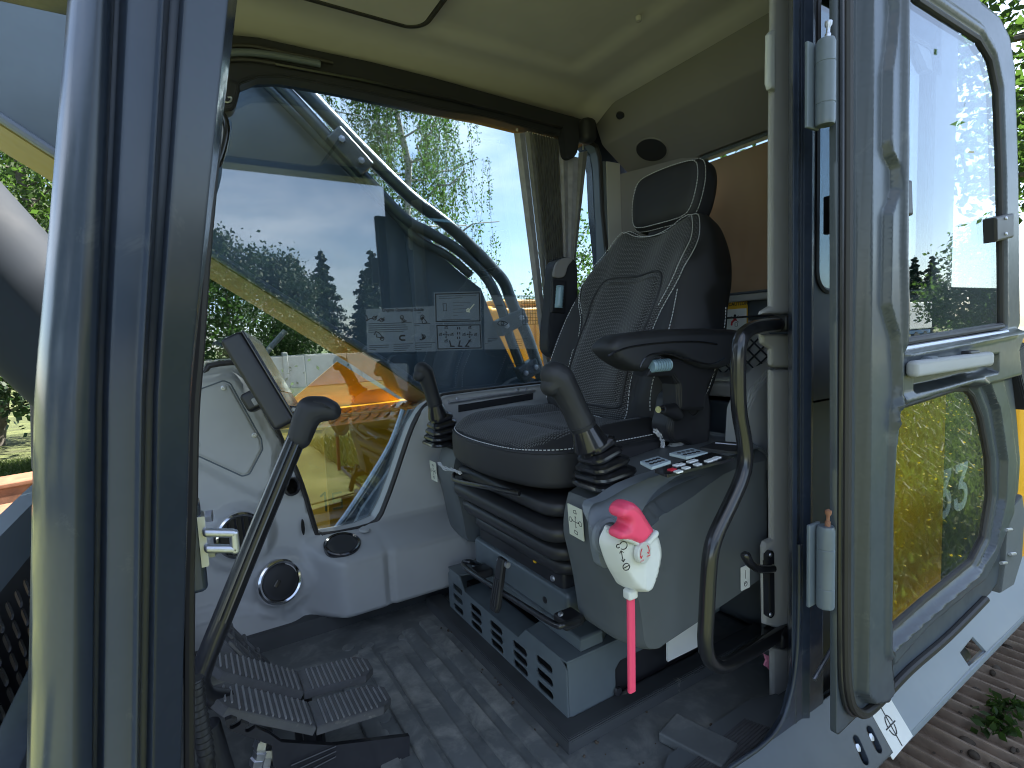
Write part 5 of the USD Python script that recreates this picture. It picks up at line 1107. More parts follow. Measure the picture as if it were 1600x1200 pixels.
bar_ = dp([(1385, 545), (1400, 545), (1590, 512), (1575, 548), (1580, 590), (1520, 606), (1494, 604), (1384, 638)])
recess = dp([(1405, 572), (1540, 552), (1540, 582), (1405, 612)])
lowlip = dp([(1376, 1010), (1385, 1040), (1440, 978), (1500, 928), (1530, 905), (1548, 870), (1575, 800), (1580, 720), (1570, 640), (1555, 580), (1530, 590), (1550, 640), (1562, 720), (1560, 780), (1545, 850), (1522, 885), (1450, 945)])
def door_h(a, b):
    h = .020 * smoothstep(inside(stile, a, b) / .010 + .3) + .012 * smoothstep(inside(wave, a, b) / .008)
    h = np.maximum(h, .024 * smoothstep(inside(bar_, a, b) / .010)) - .018 * smoothstep(inside(recess, a, b) / .008)
    h = np.maximum(h, .014 * smoothstep(inside(lowlip, a, b) / .008 + .2))
    for W in (W1, W2):
        d = -inside(W, a, b); h = h + .007 * smoothstep((.034 - d) / .014) * smoothstep((d - .004) / .012)
    return h
part(door, 'door_frame', relief(DPoly, door_h, .0045, Y(DY), .010), 'door_paint', smooth=40)
for W, nm in ((W1, 'upper_pane'), (W2, 'lower_pane')):
    part(door, nm, prism(W.buffer(.008), .003, .008, Y(DY)), 'window_glass' if nm == 'upper_pane' else 'window_glass')
    q = np.array(W.buffer(-.001).exterior.coords)[:-1]; part(door, 'pane_seal', tube([np.array([x, DY + .002, z]) for x, z in q], .0065, 8, closed=True), 'seal_rubber')
s_px = [(1324, -120), (1324, 300), (1322, 700), (1321, 1000), (1326, 1085), (1340, 1112), (1362, 1108), (1420, 1048), (1480, 996), (1540, 936)]
part(door, 'door_seal', tube([on_y(u, v, DY - .006) for u, v in s_px], .0085, 10, 4), 'seal_rubber')
part(door, 'door_seal_lip', tube([on_y(u - 9, v + 4, DY - .003) for u, v in s_px[:7]], .0042, 8, 4), 'black_gloss')
# sash rail with its row of tiny clips
part(door, 'sash_rail', tube([on_y(u, v, DY - .008) for u, v in [(1392, 549), (1480, 534), (1572, 519)]], .0065, 8), 'zinc')
part(door, 'sash_rail', tube([on_y(u, v, DY - .006) for u, v in [(1392, 538), (1480, 524), (1566, 510)]], .0060, 8), 'seal_rubber')
h0, h1 = on_y(1424, 577, DY - .036), on_y(1545, 560, DY - .036)
hd2 = part(door, 'grab_handle', put(rbox((np.linalg.norm(h1 - h0), .022, .030), .008), (h0 + h1) / 2, unit(h1 - h0), (0, 1, 0), np.cross(unit(h1 - h0), (0, 1, 0))), 'trim_grey', smooth=30)
part(hd2, 'handle_foot', put(rbox((.04, .034, .036), .008), on_y(1447, 571, DY - .026)), 'trim_dark_grey')
part(hd2, 'handle_foot', put(rbox((.035, .030, .03), .008), on_y(1536, 562, DY - .022)), 'trim_grey')
part(door, 'handle_wedge', put(rbox((.05, .02, .012), .004), on_y(1515, 552, DY - .03)), 'black_plastic')
for px in ([(1386, 287), (1404, 286), (1416, 283), (1418, 338), (1406, 339), (1400, 343), (1386, 344)], [(1548, 341), (1558, 338), (1576, 334), (1576, 372), (1560, 376), (1549, 379)]):
    k = part(door, 'window_catch', chamfer(Polygon(xz(px, DY - .01)), .014, -.010, Y(DY - .01), .004), 'black_plastic', smooth=30)
    for v in (.18, .82):
        a, b = np.array(px[2]), np.array(px[3]); q = a * (1 - v) + b * v; part(k, 'catch_screw', lathe([(0, 0), (.0042, 0), (.003, .002), (0, .002)], on_y(q[0] - 4, q[1], DY - .021), (0, -1, 0), 12), 'zinc')
for v in (82, 138, 863, 911): part(door, 'stile_screw', lathe([(0, 0), (.0055, 0), (.005, .003), (.002, .0035), (.0015, .002), (0, .002)], on_y(1319, v, DY - .001), (0, -1, 0), 14), 'zinc')
lt = part(door, 'door_latch', chamfer(dp([(1566, 800), (1590, 772), (1594, 800), (1590, 870), (1577, 912), (1556, 925), (1562, 880)]), .02, -.010, Y(DY), .004), 'console_dark', smooth=30)
for u, v in [(1576, 828), (1582, 866), (1568, 880)]: part(lt, 'latch_rod', tube([on_y(u - 4, v, DY - .014), on_y(u + 4, v - 1, DY - .014)], .004, 8), 'zinc')
part(door, 'handle_housing', chamfer(dp([(1572, 548), (1592, 535), (1600, 560), (1604, 640), (1594, 640), (1584, 600)]), .03, -.016, Y(DY), .008), 'black_soft', smooth=30)
# identification plate on the skirt with its centre mark
c4 = [sk(*q) for q in [(1355, 1115), (1386, 1085), (1425, 1150), (1394, 1187)]]; cc = sum(c4) / 4
ip_ = part(cab, 'mark_plate', prism(Polygon(c4), .0005, .0022, FS), 'white_label'); e1_, e2_ = unit(c4[1] - c4[0]), unit(c4[0] - c4[3])
def e2d(x, y): return tuple(cc + e1_ * x + e2_ * y)
part(ip_, 'centre_mark', prism(shapely.union_all([LineString([e2d(0, -.038), e2d(0, .038)]).buffer(.0012), LineString([e2d(-.020, 0), e2d(.020, 0)]).buffer(.0012)] + [LineString([e2d(.012 * math.cos(t), .018 * math.sin(t)) for t in np.linspace(a, a + 1.1, 8)]).buffer(.0013) for a in (.2, 1.9, 3.4, 5.0)]), .0022, .003, FS), 'ink')

# ================================================================ upper structure beyond and behind
hood = thing('engine_hood', 'yellow engine housing behind the cab door', 'housing', (2.6, 1.0, 0))
part(hood, 'side_panel', put(rbox((1.2, .05, .80), .02), (2.75, .58, .36)), 'yellow_paint')
part(hood, 'rear_block', put(rbox((1.25, 2.2, .80), .05), (2.75, 1.75, .36)), 'yellow_paint')
part(hood, 'skirt_end', put(rbox((1.3, .06, .14), .02), (2.75, .60, -.08)), 'skirt_paint')
part(hood, 'side_number', text('33', .16, np.array([1.90, .594, .36]), (1, 0, 0), (0, 0, 1), .004, True), 'white_label') if False else None
part(cab, 'side_number', text('33', .13, np.array([1.815, .6055, .33]), (1, 0, 0), (0, 0, 1), .002, True), 'cream_label')
part(hood, 'skirt_mark', stroke([[(-.03, .03), (-.01, .05), (.02, .05)], [(-.03, .0), (.02, .02)], [(-.02, -.04), (.0, -.02), (.02, -.03)]], np.array([2.30, .548, .02]), (1, 0, 0), (0, 0, 1), .014, .002), 'ink')
# far side hood behind the boom
fh = thing('side_tank', 'low yellow tank and hood on the far side of the boom', 'tank', (2.3, 4.0, 0))
part(fh, 'hood_body', put(rbox((1.75, .9, 1.25), .05), (2.72, 3.75, .42)), 'yellow_paint')
part(fh, 'hood_lid', put(rbox((1.6, .8, .05), .02), (2.74, 3.72, 1.065)), 'yellow_paint')
for z in (.45, .36, .27): part(fh, 'vent_slot', box((2.25, 3.292, z), (2.75, 3.30, z + .03)), 'yellow_olive')
part(fh, 'panel_seam', box((1.65, 3.293, .62), (3.4, 3.30, .63)), 'yellow_olive')
part(fh, 'hatch', put(rbox((.5, .02, .22), .01), (2.5, 3.296, .80)), 'yellow_paint')
part(fh, 'base_frame', put(rbox((3.4, 1.2, .3), .03), (1.6, 3.4, -.42)), 'boom_paint')
# boom: box section rising forwards from its foot
BY = 2.15
bm = thing('excavator_boom', 'broad dark boom rising forwards beyond the side window', 'boom', (1.2, 2.4, .4))
b_low = [(-420, -80), (0, 184), (80, 236), (320, 388), (470, 483), (610, 571), (692, 628), (760, 668)]
b_up = [(828, 640), (813, 592), (802, 570), (780, 525), (765, 487), (752, 453), (737, 442), (710, 420), (688, 398), (655, 352), (600, 320), (540, 250), (440, 140), (330, 20), (0, -330), (-420, -760)]
BP_ = Polygon(xz(b_low + b_up, BY)).buffer(0)
part(bm, 'side_plate', prism(BP_, 0, .03, Y(BY)), 'boom_paint')
part(bm, 'side_plate', prism(BP_, .53, .56, Y(BY)), 'boom_paint')
low3, up3 = xz(b_low, BY), xz(b_up, BY)
def web(l, t, nm, m_):
    d = np.array([[x, z] for x, z in l]); q = LineString(d).buffer(t / 2, cap_style=2); part(bm, nm, prism(q, .025, .535, Y(BY)), m_)
web(low3, .03, 'bottom_plate', 'yellow_olive'); web(up3, .03, 'top_plate', 'boom_paint')
part(bm, 'lower_edge', tube([np.array([x, BY - .006, z]) for x, z in low3], .014, 8), 'cab_paint_light')
part(bm, 'side_stiffener', prism(LineString(xz([(640, 345), (652, 460), (664, 600)], BY)).buffer(.03, cap_style=2), -.014, .0, Y(BY)), 'boom_paint')
# hydraulic pipes along the boom and their clamps
P1 = [(380, 60), (462, 128), (560, 228), (640, 306), (700, 352), (745, 394), (768, 418), (787, 440), (797, 465), (808, 492), (823, 523), (838, 567), (850, 605)]
P2 = [(350, 60), (432, 128), (536, 240), (628, 338), (668, 362), (712, 388), (746, 418), (762, 437), (773, 457), (785, 487), (797, 527), (812, 567), (824, 605)]
P3 = [(330, 60), (412, 128), (520, 238), (612, 330), (650, 372), (700, 400), (735, 430)]
for P, r, o in ((P1, .027, -.05), (P2, .023, -.045), (P3, .018, -.03)):
    part(bm, 'hydraulic_pipe', tube([on_y(u, v, BY + o) for u, v in P], r, 14, 4), 'boom_pipe', smooth=60)
for (u, v), L in (((546, 238), .22), ((798, 503), .20), ((824, 578), .14)):
    c = on_y(u, v, BY - .06); d = unit(on_y(u + 20, v + 22, BY - .06) - c) if u < 700 else unit(on_y(u + 9, v + 22, BY - .06) - c); nz = np.cross(d, [0, 1.0, 0])
    if u < 700: d, nz = nz, d
    k = part(bm, 'pipe_clamp', put(rbox((.075, .05, L * .8), .008), c, d, (0, 1, 0), nz), 'boom_pipe')
    for s in (-.22, .22): part(k, 'clamp_bolt', lathe([(0, 0), (.013, 0), (.013, .010), (0, .012)], c - np.array([0, .025, 0]) + nz * L * s, (0, -1, 0), 6), 'zinc', smooth=20)
part(bm, 'foot_boss', lathe([(0, 0), (.16, 0), (.16, .05), (.10, .06), (.0, .06)], on_y(812, 640, BY), (0, -1, 0), 32), 'boom_paint')
part(bm, 'foot_bracket', prism(Polygon([(.9, -.35), (1.9, -.35), (1.75, .35), (1.55, .50), (1.2, .40)]), -.10, -.04, Y(BY)), 'boom_paint')
# boom cylinder, seen left of the front pillar
cyl = thing('boom_cylinder', 'thick dark hydraulic cylinder passing left of the front pillar', 'cylinder', on_y(30, 460, 1.9))
ca, cb = on_y(-160, 270, 1.9), on_y(200, 640, 1.9)
part(cyl, 'barrel', tube([ca, cb], .155, 28), 'cylinder_steel', smooth=60)
part(cyl, 'oil_pipe', tube([ca + [0.02, -.06, .165], cb + [0.02, -.06, .165]], .022, 12), 'boom_pipe', smooth=60)
# yellow step box at the far front corner
tbx = thing('step_box', 'bright yellow tool box with tread top in front of the side window', 'tool box', (.6, 2.4, 0))
TY = 2.1
n1, n2 = on_y(502, 668, TY), on_y(700, 646, TY); zt = n1[2]
fx0, fx1 = n1[0] + .005, 1.25
part(tbx, 'front_face', relief(sbox(fx0, -.42, fx1, zt).buffer(-.03).buffer(.03), lambda a, b: -.012 * smoothstep(inside(sbox(fx0 + .055, -.40, fx1, zt - .03), a, b) / .015), .02, Y(TY), .03), 'yellow_paint', smooth=40)
part(tbx, 'box_body', box((fx0 + .01, TY + .03, -.5), (fx1, TY + .70, zt - .012)), 'yellow_paint')
part(tbx, 'corner_panel', prism(Polygon([(fx0 + .005, TY + .004), (fx0 - .28, TY + .34), (fx0 - .28, TY + .7), (fx0 + .005, TY + .7)]), -.5, zt - .025, Z(0)), 'yellow_paint')
topz = zt - .006
part(tbx, 'top_plate', prism(Polygon([(fx0 - .28, TY + .35), (fx0, TY + .01), (fx1, TY + .01), (fx1, TY + .72), (fx0 - .28, TY + .72)]), -.006, .004, Z(topz)), 'yellow_paint')
for k in range(16):
    x = fx0 + .03 + k * .045
    for s in range(3): part(tbx, 'tread_bar', put(rbox((.012, .12, .008), .003), (x + (.02 if s % 2 else 0), TY + .14 + .15 * s, topz + .006), unit((1, .5 if s % 2 else -.5, 0)), unit((-.5 if s % 2 else .5, 1, 0))), 'yellow_paint')
# triangular back plate
bk = [on_y(u, v, TY + .66) for u, v in [(432, 645), (527, 565), (640, 634), (640, 660), (432, 662)]]
part(tbx, 'back_plate', prism(Polygon([(p[0], p[2]) for p in bk]), 0, .012, Y(TY + .66)), 'yellow_paint')
part(tbx, 'box_mark', stroke([[(-.03, .0), (-.03, .07)], [(-.045, .06), (-.03, .07)], [(0, .0), (.03, 0), (.03, .03), (0, .03), (0, .06), (.03, .06)]], on_y(522, 795, TY - .002), (1, 0, 0), (0, 0, 1), .008, .003), 'yellow_olive')
# grey deck below the window beside the box
dk_ = thing('side_deck', 'sloping grey deck plate outside the low corner of the side window', 'deck', (.6, 1.8, 0))
part(dk_, 'deck_plate', prism(Polygon(xz([(520, 840), (552, 800), (592, 738), (640, 640), (700, 640), (660, 860), (520, 880)], 1.80)), 0, .02, Y(1.80)), 'trim_dark_grey')
part(dk_, 'deck_panel', prism(Polygon(xz([(548, 832), (566, 796), (640, 690), (700, 690), (680, 860), (545, 852)], 1.74)), 0, .02, Y(1.74)), 'skirt_paint')
part(dk_, 'edge_strip', tube([on_y(u, v, 1.79) for u, v in [(508, 846), (540, 806), (582, 742), (612, 690), (630, 640)]], .010, 8, 3), 'zinc')
part(dk_, 'drain_slot', prism(Polygon(xz([(566, 822), (580, 797), (587, 795), (576, 820)], 1.735)), 0, .004, Y(1.735)), 'boom_paint')

# ================================================================ perforated guard ahead of the cab
gd = thing('mesh_guard', 'black slotted guard plate in front of the cab behind the front pillar', 'guard', (-.5, 1.4, .2))
ga, gb = on_y(-60, 952, 1.2), on_y(70, 806, 1.55)
Ed = unit(gb - ga); Dn = unit(np.array([.10, .12, -.99])); Dn = unit(Dn - Ed * Dn.dot(Ed)); Gn = np.cross(Ed, Dn); Gn = Gn if Gn[1] < 0 else -Gn
FG = F3(ga, Ed, Dn, Gn); Lg = np.linalg.norm(gb - ga) * 1.3
GP = sbox(-.2, .035, Lg, 1.0); GH = []
for r in range(22):
    for c in range(16):
        x, y = -.16 + c * .040 + (.0), .075 + r * .042
        if x < Lg - .03: GH.append(LineString([(x, y), (x + .002, y + .022)]).buffer(.0085, 3))
part(gd, 'slotted_plate', prism(GP.difference(shapely.union_all(GH)), -.004, 0, FG), 'mesh_black')
part(gd, 'top_rail', prism(sbox(-.2, -.05, Lg, .036), -.04, .004, FG), 'boom_paint')
part(gd, 'back_liner', prism(sbox(-.2, .04, Lg, 1.0), -.10, -.09, FG), 'pole_grey')

# ================================================================ crawler track
tr = thing('crawler_track', 'muddy crawler track of ribbed steel shoes below the door', 'track', (2.0, .45, -.3))
SZ = -.30
for k in range(15):
    x = 1.02 + k * .168; P = [(0, 0), (.160, 0), (.160, .018), (.150, .020), (.147, .046), (.139, .046), (.134, .020), (.090, .020), (.087, .044), (.079, .044), (.075, .020), (.028, .020), (.025, .046), (.017, .046), (.012, .020), (0, .018)]
    sh_ = part(tr, 'track_shoe', prism(Polygon([(x + a, SZ - .046 + b) for a, b in P]), .12, .80, lambda a, b, t: np.column_stack([a, bc(t, a), b])), 'track_steel', smooth=False)
part(tr, 'track_side', box((.9, .16, -.62), (3.6, .76, -.36)), 'soil')
cl = []
for _ in range(420):
    x, y = RNG.uniform(1.05, 3.3), RNG.uniform(.15, .78); r = abs(RNG.normal(.006, .006)) + .002
    s = trimesh.creation.icosphere(1, r); s.vertices *= RNG.uniform(.5, 1.5, 3) * [1, 1, .6]; s.apply_translation((x, y, SZ - .02 + r * .2)); cl.append(s)
solo('track_mud', cat(*cl), 'soil', 'lumps of brown mud lying between the ribs of the crawler track', 'mud', kind='stuff')

# ================================================================ vegetation
def quads(c, s, seed=0, flat=0.0, drop=0.0):
    """leaf faces: one small pointed quad per centre"""
    r = np.random.default_rng(seed); n = len(c); a = r.normal(size=(n, 3)); a[:, 2] *= (1 - flat); a[:, 2] -= drop; a /= np.linalg.norm(a, axis=1, keepdims=True)
    b = np.cross(a, r.normal(size=(n, 3))); b /= np.linalg.norm(b, axis=1, keepdims=True); s = np.asarray(s) * r.uniform(.6, 1.3, n); s = s[:, None]
    v = np.stack([c - a * s, c + b * s * .55, c + a * s, c - b * s * .55], 1).reshape(-1, 3); i = np.arange(n)[:, None] * 4
    return v, np.vstack([i + [0, 1, 2], i + [0, 2, 3]])
def limb(p, q, r0, r1, n=6, wob=.05, rng=RNG):
    k = 6; pts = np.linspace(0, 1, k)[:, None] * (np.asarray(q) - p) + p; L = np.linalg.norm(np.asarray(q) - p); pts[1:-1] += rng.normal(0, wob * L, (k - 2, 3)) * [1, 1, .5]
    return tube(pts, np.linspace(r0, r1, k), n), pts
def leafy_tree(name, label, base, height, spread, n, leaf, seed, mat_leaf='tree_leaf', bark='bark', first=.25, group=None, clump=26, round_=1.0):
    r = np.random.default_rng(seed); base = np.asarray(base, float); t = thing(name, label, 'tree', base, group)
    top = base + [r.normal(0, .03) * height, r.normal(0, .03) * height, height * .92]; tk, tp = limb(base - [0, 0, .1], top, height * .022, height * .004, 8, .015, r); ms = [tk]; cs = []
    for k in range(clump):
        f = first + (1 - first) * ((k + .5) / clump) ** .9; p = np.array([np.interp(f, np.linspace(0, 1, 6), tp[:, i]) for i in range(3)])
        az = k * 2.4 + r.uniform(-.4, .4); R = spread * (math.sin(math.pi * min(.98, (f - first * .6) / (1 - first * .6)) ** .75) ** .6 + .12) * r.uniform(.55, 1.05)
        q = p + [math.cos(az) * R, math.sin(az) * R, height * r.uniform(.02, .10)]; lb, lp = limb(p, q, height * .006 * (1.2 - f), .006, 5, .06, r); ms.append(lb)
        m = n // clump; w = r.random(m) ** .6; pos = p + (q - p) * w[:, None]; cs.append(pos + r.normal(0, 1, (m, 3)) * np.array([.30, .30, .24]) * spread * .55 * round_ * (.45 + .55 * w[:, None]))
    part(t, 'trunk', cat(*ms), bark, smooth=50); part(t, 'crown', quads(np.vstack(cs), leaf, seed + 1), mat_leaf, smooth=False); return t
def conifer(label, base, height, spread, n, seed, group=None):
    r = np.random.default_rng(seed); base = np.asarray(base, float); t = thing('spruce_tree', label, 'tree', base, group); tk, _ = limb(base - [0, 0, .1], base + [0, 0, height], height * .018, .01, 7, .004, r); ms = [tk]; cs = []
    nb = 46; m = n // nb; spread = spread * 1.25
    for k in range(nb):
        f = .10 + .88 * k / nb; az = k * 2.399; R = spread * (1 - f) ** .85 * r.uniform(.7, 1.1) + .08; w = r.random(m)
        p = base + [0, 0, height * f]; d = np.array([math.cos(az), math.sin(az), -.22]); pos = p + d * (w * R)[:, None]; cs.append(pos + r.normal(0, 1, (m, 3)) * np.array([.20, .20, .16]) * R * np.array(.45 + .55 * (1 - w))[:, None])
    part(t, 'trunk', cat(*ms), 'bark', smooth=50); part(t, 'crown', quads(np.vstack(cs), height * .016, seed, .3, .4), 'conifer_leaf', smooth=False); return t
def at(u, v, dist):   # a point on the ground at the given distance along the bearing of a picture column
    d = ray(u, v); h = unit([d[0], d[1], 0]); return np.array([h[0] * dist, h[1] * dist, GROUND])
# weeping birch beyond the side window
def birch(label, base, height, spread, seed, ntw, per, leaf):
    r = np.random.default_rng(seed); base = np.asarray(base, float); t = thing('birch_tree', label, 'tree', base); tk, tp = limb(base, base + [.5, .3, height], .16, .03, 9, .015, r); ms = [tk]; cs = []; tw = []
    for k in range(34):
        f = .30 + .68 * k / 34; p = np.array([np.interp(f, np.linspace(0, 1, 6), tp[:, i]) for i in range(3)]); az = k * 2.4 + r.uniform(-.3, .3); R = spread * (1.05 - .75 * f) * r.uniform(.6, 1.1) + .5
        q = p + [math.cos(az) * R, math.sin(az) * R, height * .07 * r.uniform(.3, 1.2)]; lb, lp = limb(p, q, .05 * (1.2 - f), .012, 5, .05, r); ms.append(lb)
        for _ in range(ntw):
            w = r.uniform(.25, 1.0); o = p + (q - p) * w + r.normal(0, .22, 3); L = r.uniform(.9, 2.6) * (1 if w > .5 else .7); sw = r.normal(0, .10, 2); s = r.random(per)
            cs.append(o + np.column_stack([sw[0] * s * L, sw[1] * s * L, -s * L]) + r.normal(0, .055, (per, 3)))
            tw.append(tube([o, o + [sw[0] * L * .5, sw[1] * L * .5, -L * .5], o + [sw[0] * L, sw[1] * L, -L * .97]], .004, 3))
    part(t, 'trunk', cat(*ms), 'birch_bark', smooth=50); part(t, 'twigs', cat(*tw), 'bark', smooth=False); part(t, 'crown', quads(np.vstack(cs), leaf, seed, 0, .5), 'birch_leaf', smooth=False)
birch('tall weeping birch with hanging sprays beyond the middle of the side window', at(622, 300, 13.5), 10.5, 2.7, 11, 17, 74, .036)
leafy_tree('small_tree', 'thin sparse young tree behind the curtain beside the seat back', at(893, 400, 14.0), 4.9, 1.5, 3400, .055, 21, 'birch_leaf', first=.35, clump=20)
leafy_tree('roadside_tree', 'bright leafy tree behind the concrete wall seen over the monitor', at(352, 480, 12.6), 4.2, 1.9, 15000, .05, 31, 'birch_leaf', first=.12, clump=30)
leafy_tree('roadside_tree', 'low bushy tree behind the concrete wall right of the monitor', at(455, 480, 13.4), 2.75, 1.7, 11000, .05, 32, 'birch_leaf', first=.1, clump=24)
leafy_tree('roadside_tree', 'tall leafy tree left of the front pillar above the cylinder', at(15, 300, 12), 8.2, 2.6, 26000, .05, 33, 'tree_leaf', first=.2, clump=36)
leafy_tree('roadside_tree', 'dense dark green tree behind the cylinder at the left picture edge', at(-60, 300, 17), 7.0, 3.2, 16000, .09, 34, 'dark_leaf', first=.1, clump=30)
leafy_tree('shade_tree', 'tall tree with overhanging branches above the outer corner of the cab door', np.array([8.3, 1.55, GROUND]), 9.8, 2.9, 30000, .06, 35, 'tree_leaf', first=.3, clump=34)
for k_, (x, y, h, s) in enumerate([(-10.5, -2.0, 8.5, 2.8), (-12.5, 2.6, 9.5, 3.0), (-11.0, 6.6, 8.0, 2.6)]):
    leafy_tree('edge_tree', ['dark leafy tree ahead of the machine, nearest to the viewer', 'tallest dark leafy tree ahead of the machine', 'dark leafy tree ahead of the machine beyond the boom'][k_], (x, y, GROUND), h, s, 16000, .10, 120 + k_, 'dark_leaf', first=.08, clump=30)
# concrete wall in panels
wl = thing('concrete_wall', 'grey concrete panel wall behind the yellow step box', 'wall', (2, 11.0, GROUND))
for k in range(12):
    x = -.6 + k * 1.52; part(wl, 'wall_panel', put(rbox((1.5, .12, 1.80), .02), (x, 11.2 - .03 * (k % 2), GROUND + .90)), 'concrete')
    part(wl, 'wall_post', put(rbox((.10, .18, 1.86), .02), (x + .76, 11.16, GROUND + .93)), 'concrete')
# rusty scrap left of the pillar
for k, (u, v, d, sz, lab) in enumerate([(18, 640, 8.5, (.9, .5, .55), 'rusty brown skip box in the grass at the left picture edge'), (-20, 650, 7.8, (.6, .5, .35), 'low rusty steel block in front of the skip box')]):
    b = at(u, v, d); t = thing('scrap_box', lab, 'scrap', b); a = unit((.9, .3, 0)); c = np.cross([0, 0, 1.0], a)
    for nm, o, s in (('side', -sz[1] / 2, .03), ('side', sz[1] / 2, .03)): part(t, nm, put(rbox((sz[0], s, sz[2]), .01), b + c * o + [0, 0, sz[2] / 2], a, c), 'rust')
    for o in (-sz[0] / 2, sz[0] / 2): part(t, 'end', put(rbox((.03, sz[1], sz[2]), .01), b + a * o + [0, 0, sz[2] / 2], a, c), 'rust')
    part(t, 'rim', put(rbox((sz[0] + .06, sz[1] + .06, .06), .015), b + [0, 0, sz[2]], a, c), 'rust')
# what stands behind the viewer and shows in the panes: wood, fence, lamp, truck
k = 0
rb = np.random.default_rng(5)
wood = [(-2.5, -27, 9.6, 3.4, 1), (1.8, -30, 8.4, 3.2, 1), (-8, -30, 9.0, 3.6, 1), (5.5, -36, 8.0, 3.2, 1)]
for x, y, h, s, _ in wood:
    leafy_tree('wood_tree', ['broad dark tree mirrored at the left of the side window', 'dark round tree mirrored beside the tallest tree in the side window', 'dark tree at the left end of the wood behind the viewer', 'dark tree before the spruces of the wood'][k], (x, y, GROUND), h, s, 20000, .12, 60 + k, 'dark_leaf', first=.1, clump=26); k += 1
sp_lab = 'spruce of the row behind the viewer that shows in the window panes'
for i_, (x, y, h, s) in enumerate([(9, -46, 9.6, 2.3), (12, -50, 11.2, 2.4), (15, -47, 9.0, 2.2), (17.5, -52, 11.8, 2.4), (20.5, -48, 10.2, 2.3), (24, -54, 11.4, 2.4), (28, -55, 10.0, 2.4), (33, -52, 10.8, 2.4), (38, -58, 11.6, 2.5), (44, -55, 10.4, 2.4), (50, -52, 11.0, 2.5), (57, -50, 10.0, 2.5), (64, -46, 11.2, 2.5), (70, -40, 10.0, 2.5), (76, -34, 11.0, 2.6), (82, -29, 10.0, 2.5), (88, -25, 11.4, 2.5), (94, -20, 10.4, 2.5), (100, -38, 12, 2.6), (66, -52, 11.6, 2.5)]):
    if i_ == 0: sp0 = conifer(sp_lab, (x, y, GROUND), h, s, 9000, 80, 'row of spruces behind the viewer'); sph = h
    else: copy_thing(sp0, sp_lab, (x, y, GROUND), 'row of spruces behind the viewer', rotz=37 * i_, scale=h / sph)
leafy_tree('field_tree', 'leafy tree mirrored in the upper pane of the cab door', (27, -7.0, GROUND), 5.6, 2.3, 14000, .09, 90, 'tree_leaf', first=.15, clump=26)
leafy_tree('field_tree', 'smaller leafy tree mirrored at the rear edge of the upper door pane', (30, -3.5, GROUND), 4.6, 2.2, 14000, .09, 91, 'tree_leaf', first=.1, clump=24)
lp_ = thing('street_lamp', 'grey street lamp with bent arm mirrored in the upper door pane', 'street lamp', (36, -14.5, GROUND))
part(lp_, 'pole', tube([np.array([36, -14.5, GROUND]), np.array([36, -14.5, 4.6])], .09, 10), 'pole_grey'); part(lp_, 'arm', tube([np.array([36, -14.5, 4.5]), np.array([35.6, -14.2, 5.2]), np.array([34.6, -13.9, 5.5])], .06, 8, 4), 'pole_grey'); part(lp_, 'lamp_head', put(rbox((.9, .3, .16), .06), (34.3, -13.8, 5.52)), 'pole_grey')
tk_ = thing('parked_truck', 'white and blue truck far off mirrored in the upper door pane', 'truck', (52, -20, GROUND))
part(tk_, 'box_body', put(rbox((4.5, 2.4, 2.2), .08), (52, -20, GROUND + 2.2)), 'truck_white'); part(tk_, 'cab_body', put(rbox((1.8, 2.3, 2.0), .2), (48.6, -20, GROUND + 1.6)), 'truck_blue'); part(tk_, 'chassis', put(rbox((6.4, 2.2, .3), .05), (51, -20, GROUND + .85)), 'truck_blue')
for x in (48.6, 51.5, 53.2):
    for y in (-21.0, -19.0): part(tk_, 'wheel', lathe([(0, -.13), (.42, -.13), (.46, -.06), (.46, .06), (.42, .13), (0, .13)], (x, y, GROUND + .46), (0, 1, 0), 20), 'rubber')
fb = thing('site_wall', 'long pale site wall before the wood behind the viewer', 'wall', (8, -24, GROUND))
for k in range(16): part(fb, 'wall_panel', put(rbox((1.96, .12, 1.5), .02), (-8 + 2 * k, -24, GROUND + .75)), 'concrete')
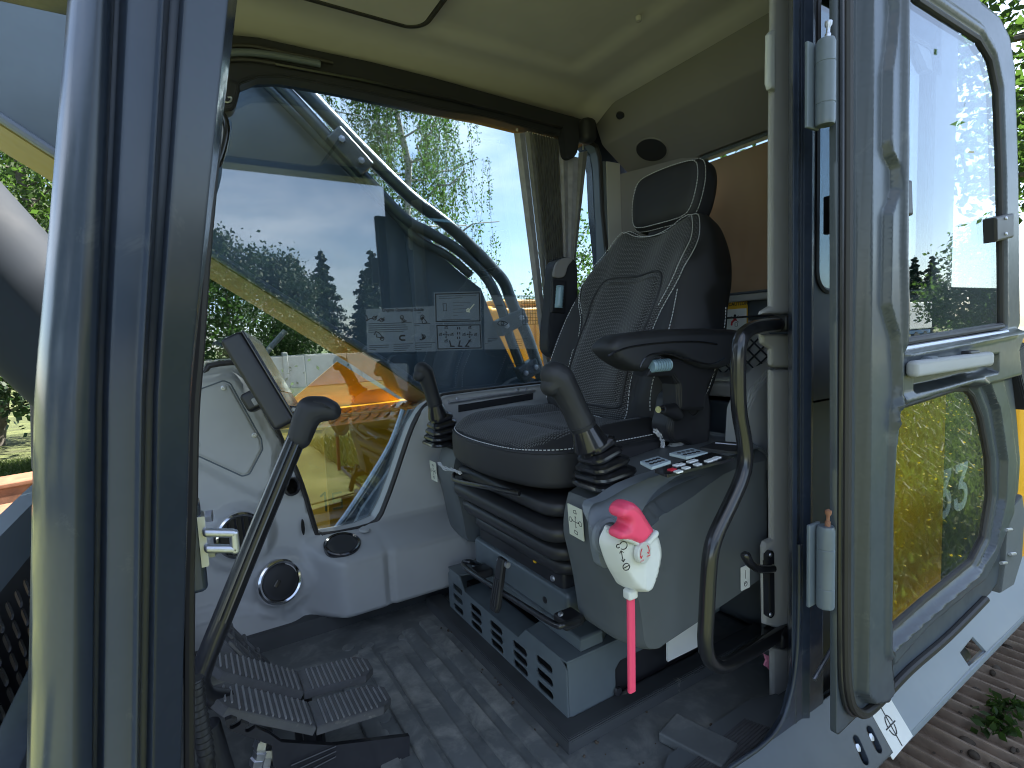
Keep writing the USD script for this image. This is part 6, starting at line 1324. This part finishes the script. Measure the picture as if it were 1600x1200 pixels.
# grass
def blades(n, area, hgt, seed, wide=.012):
    r = np.random.default_rng(seed); p = area(r, n); n = len(p); z = ground_z(p[:, 0], p[:, 1]); az = r.uniform(0, 2 * np.pi, n); h = hgt * r.uniform(.4, 1.2, n); w = wide * r.uniform(.6, 1.4, n); ln = r.normal(0, .45, (n, 2)) * h[:, None]
    b = np.column_stack([p, z]); s = np.column_stack([np.cos(az) * w, np.sin(az) * w, 0 * w]); t = b + np.column_stack([ln, h]); m_ = b + np.column_stack([ln * .35, h * .6])
    v = np.stack([b - s, b + s, m_ + s * .7, m_ - s * .7, t], 1).reshape(-1, 3); i = np.arange(n)[:, None] * 5
    return v, np.vstack([i + [0, 1, 2], i + [0, 2, 3], i + [3, 2, 4]])
def fan(u0, u1, d0, d1):
    def f(r, n):
        u = r.uniform(u0, u1, n); d = d0 * (d1 / d0) ** r.random(n); q = np.array([unit([*ray(a, 600)[:2], 0])[:2] for a in u]); return q * d[:, None]
    return f
def rect(x0, x1, y0, y1): return lambda r, n: np.column_stack([r.uniform(x0, x1, n), r.uniform(y0, y1, n)])
solo('grass', cat(blades(26000, fan(-140, 70, 3.2, 14), .10, 1, .009), blades(9000, rect(-4, 8, 9.8, 11.0), .22, 2), blades(42000, rect(2.0, 13, -8, -.6), .20, 3, .012), blades(16000, rect(13, 24, -9, .5), .24, 4, .02), blades(9000, rect(3.4, 9, -.6, .3), .16, 5)), 'grass_blade', 'uncut green and yellowing grass all over the meadow', 'grass', kind='stuff', smooth=False)
r = np.random.default_rng(9); p = np.column_stack([r.uniform(2.2, 14, 2600), r.uniform(-8, -.6, 2600)]); c = np.column_stack([p, ground_z(p[:, 0], p[:, 1]) + r.uniform(.10, .26, len(p))])
solo('meadow_flowers', quads(c, .016, 10, .6), 'flower', 'small yellow and white flowers sprinkled over the meadow', 'flowers', kind='stuff', smooth=False)
tf = [];
for (u, v) in [(1572, 1105), (1560, 1118), (1590, 1110), (1566, 1135), (1548, 1140)]:
    q = on_z(u, v, SZ - .01); c = q + RNG.normal(0, .02, (26, 3)) * [1, 1, .3] + [0, 0, .012]; tf.append(quads(c, .016, int(u)))
solo('track_weeds', cat(*tf), 'tree_leaf', 'torn green leaves caught on the crawler track shoes', 'weeds', kind='stuff', smooth=False)
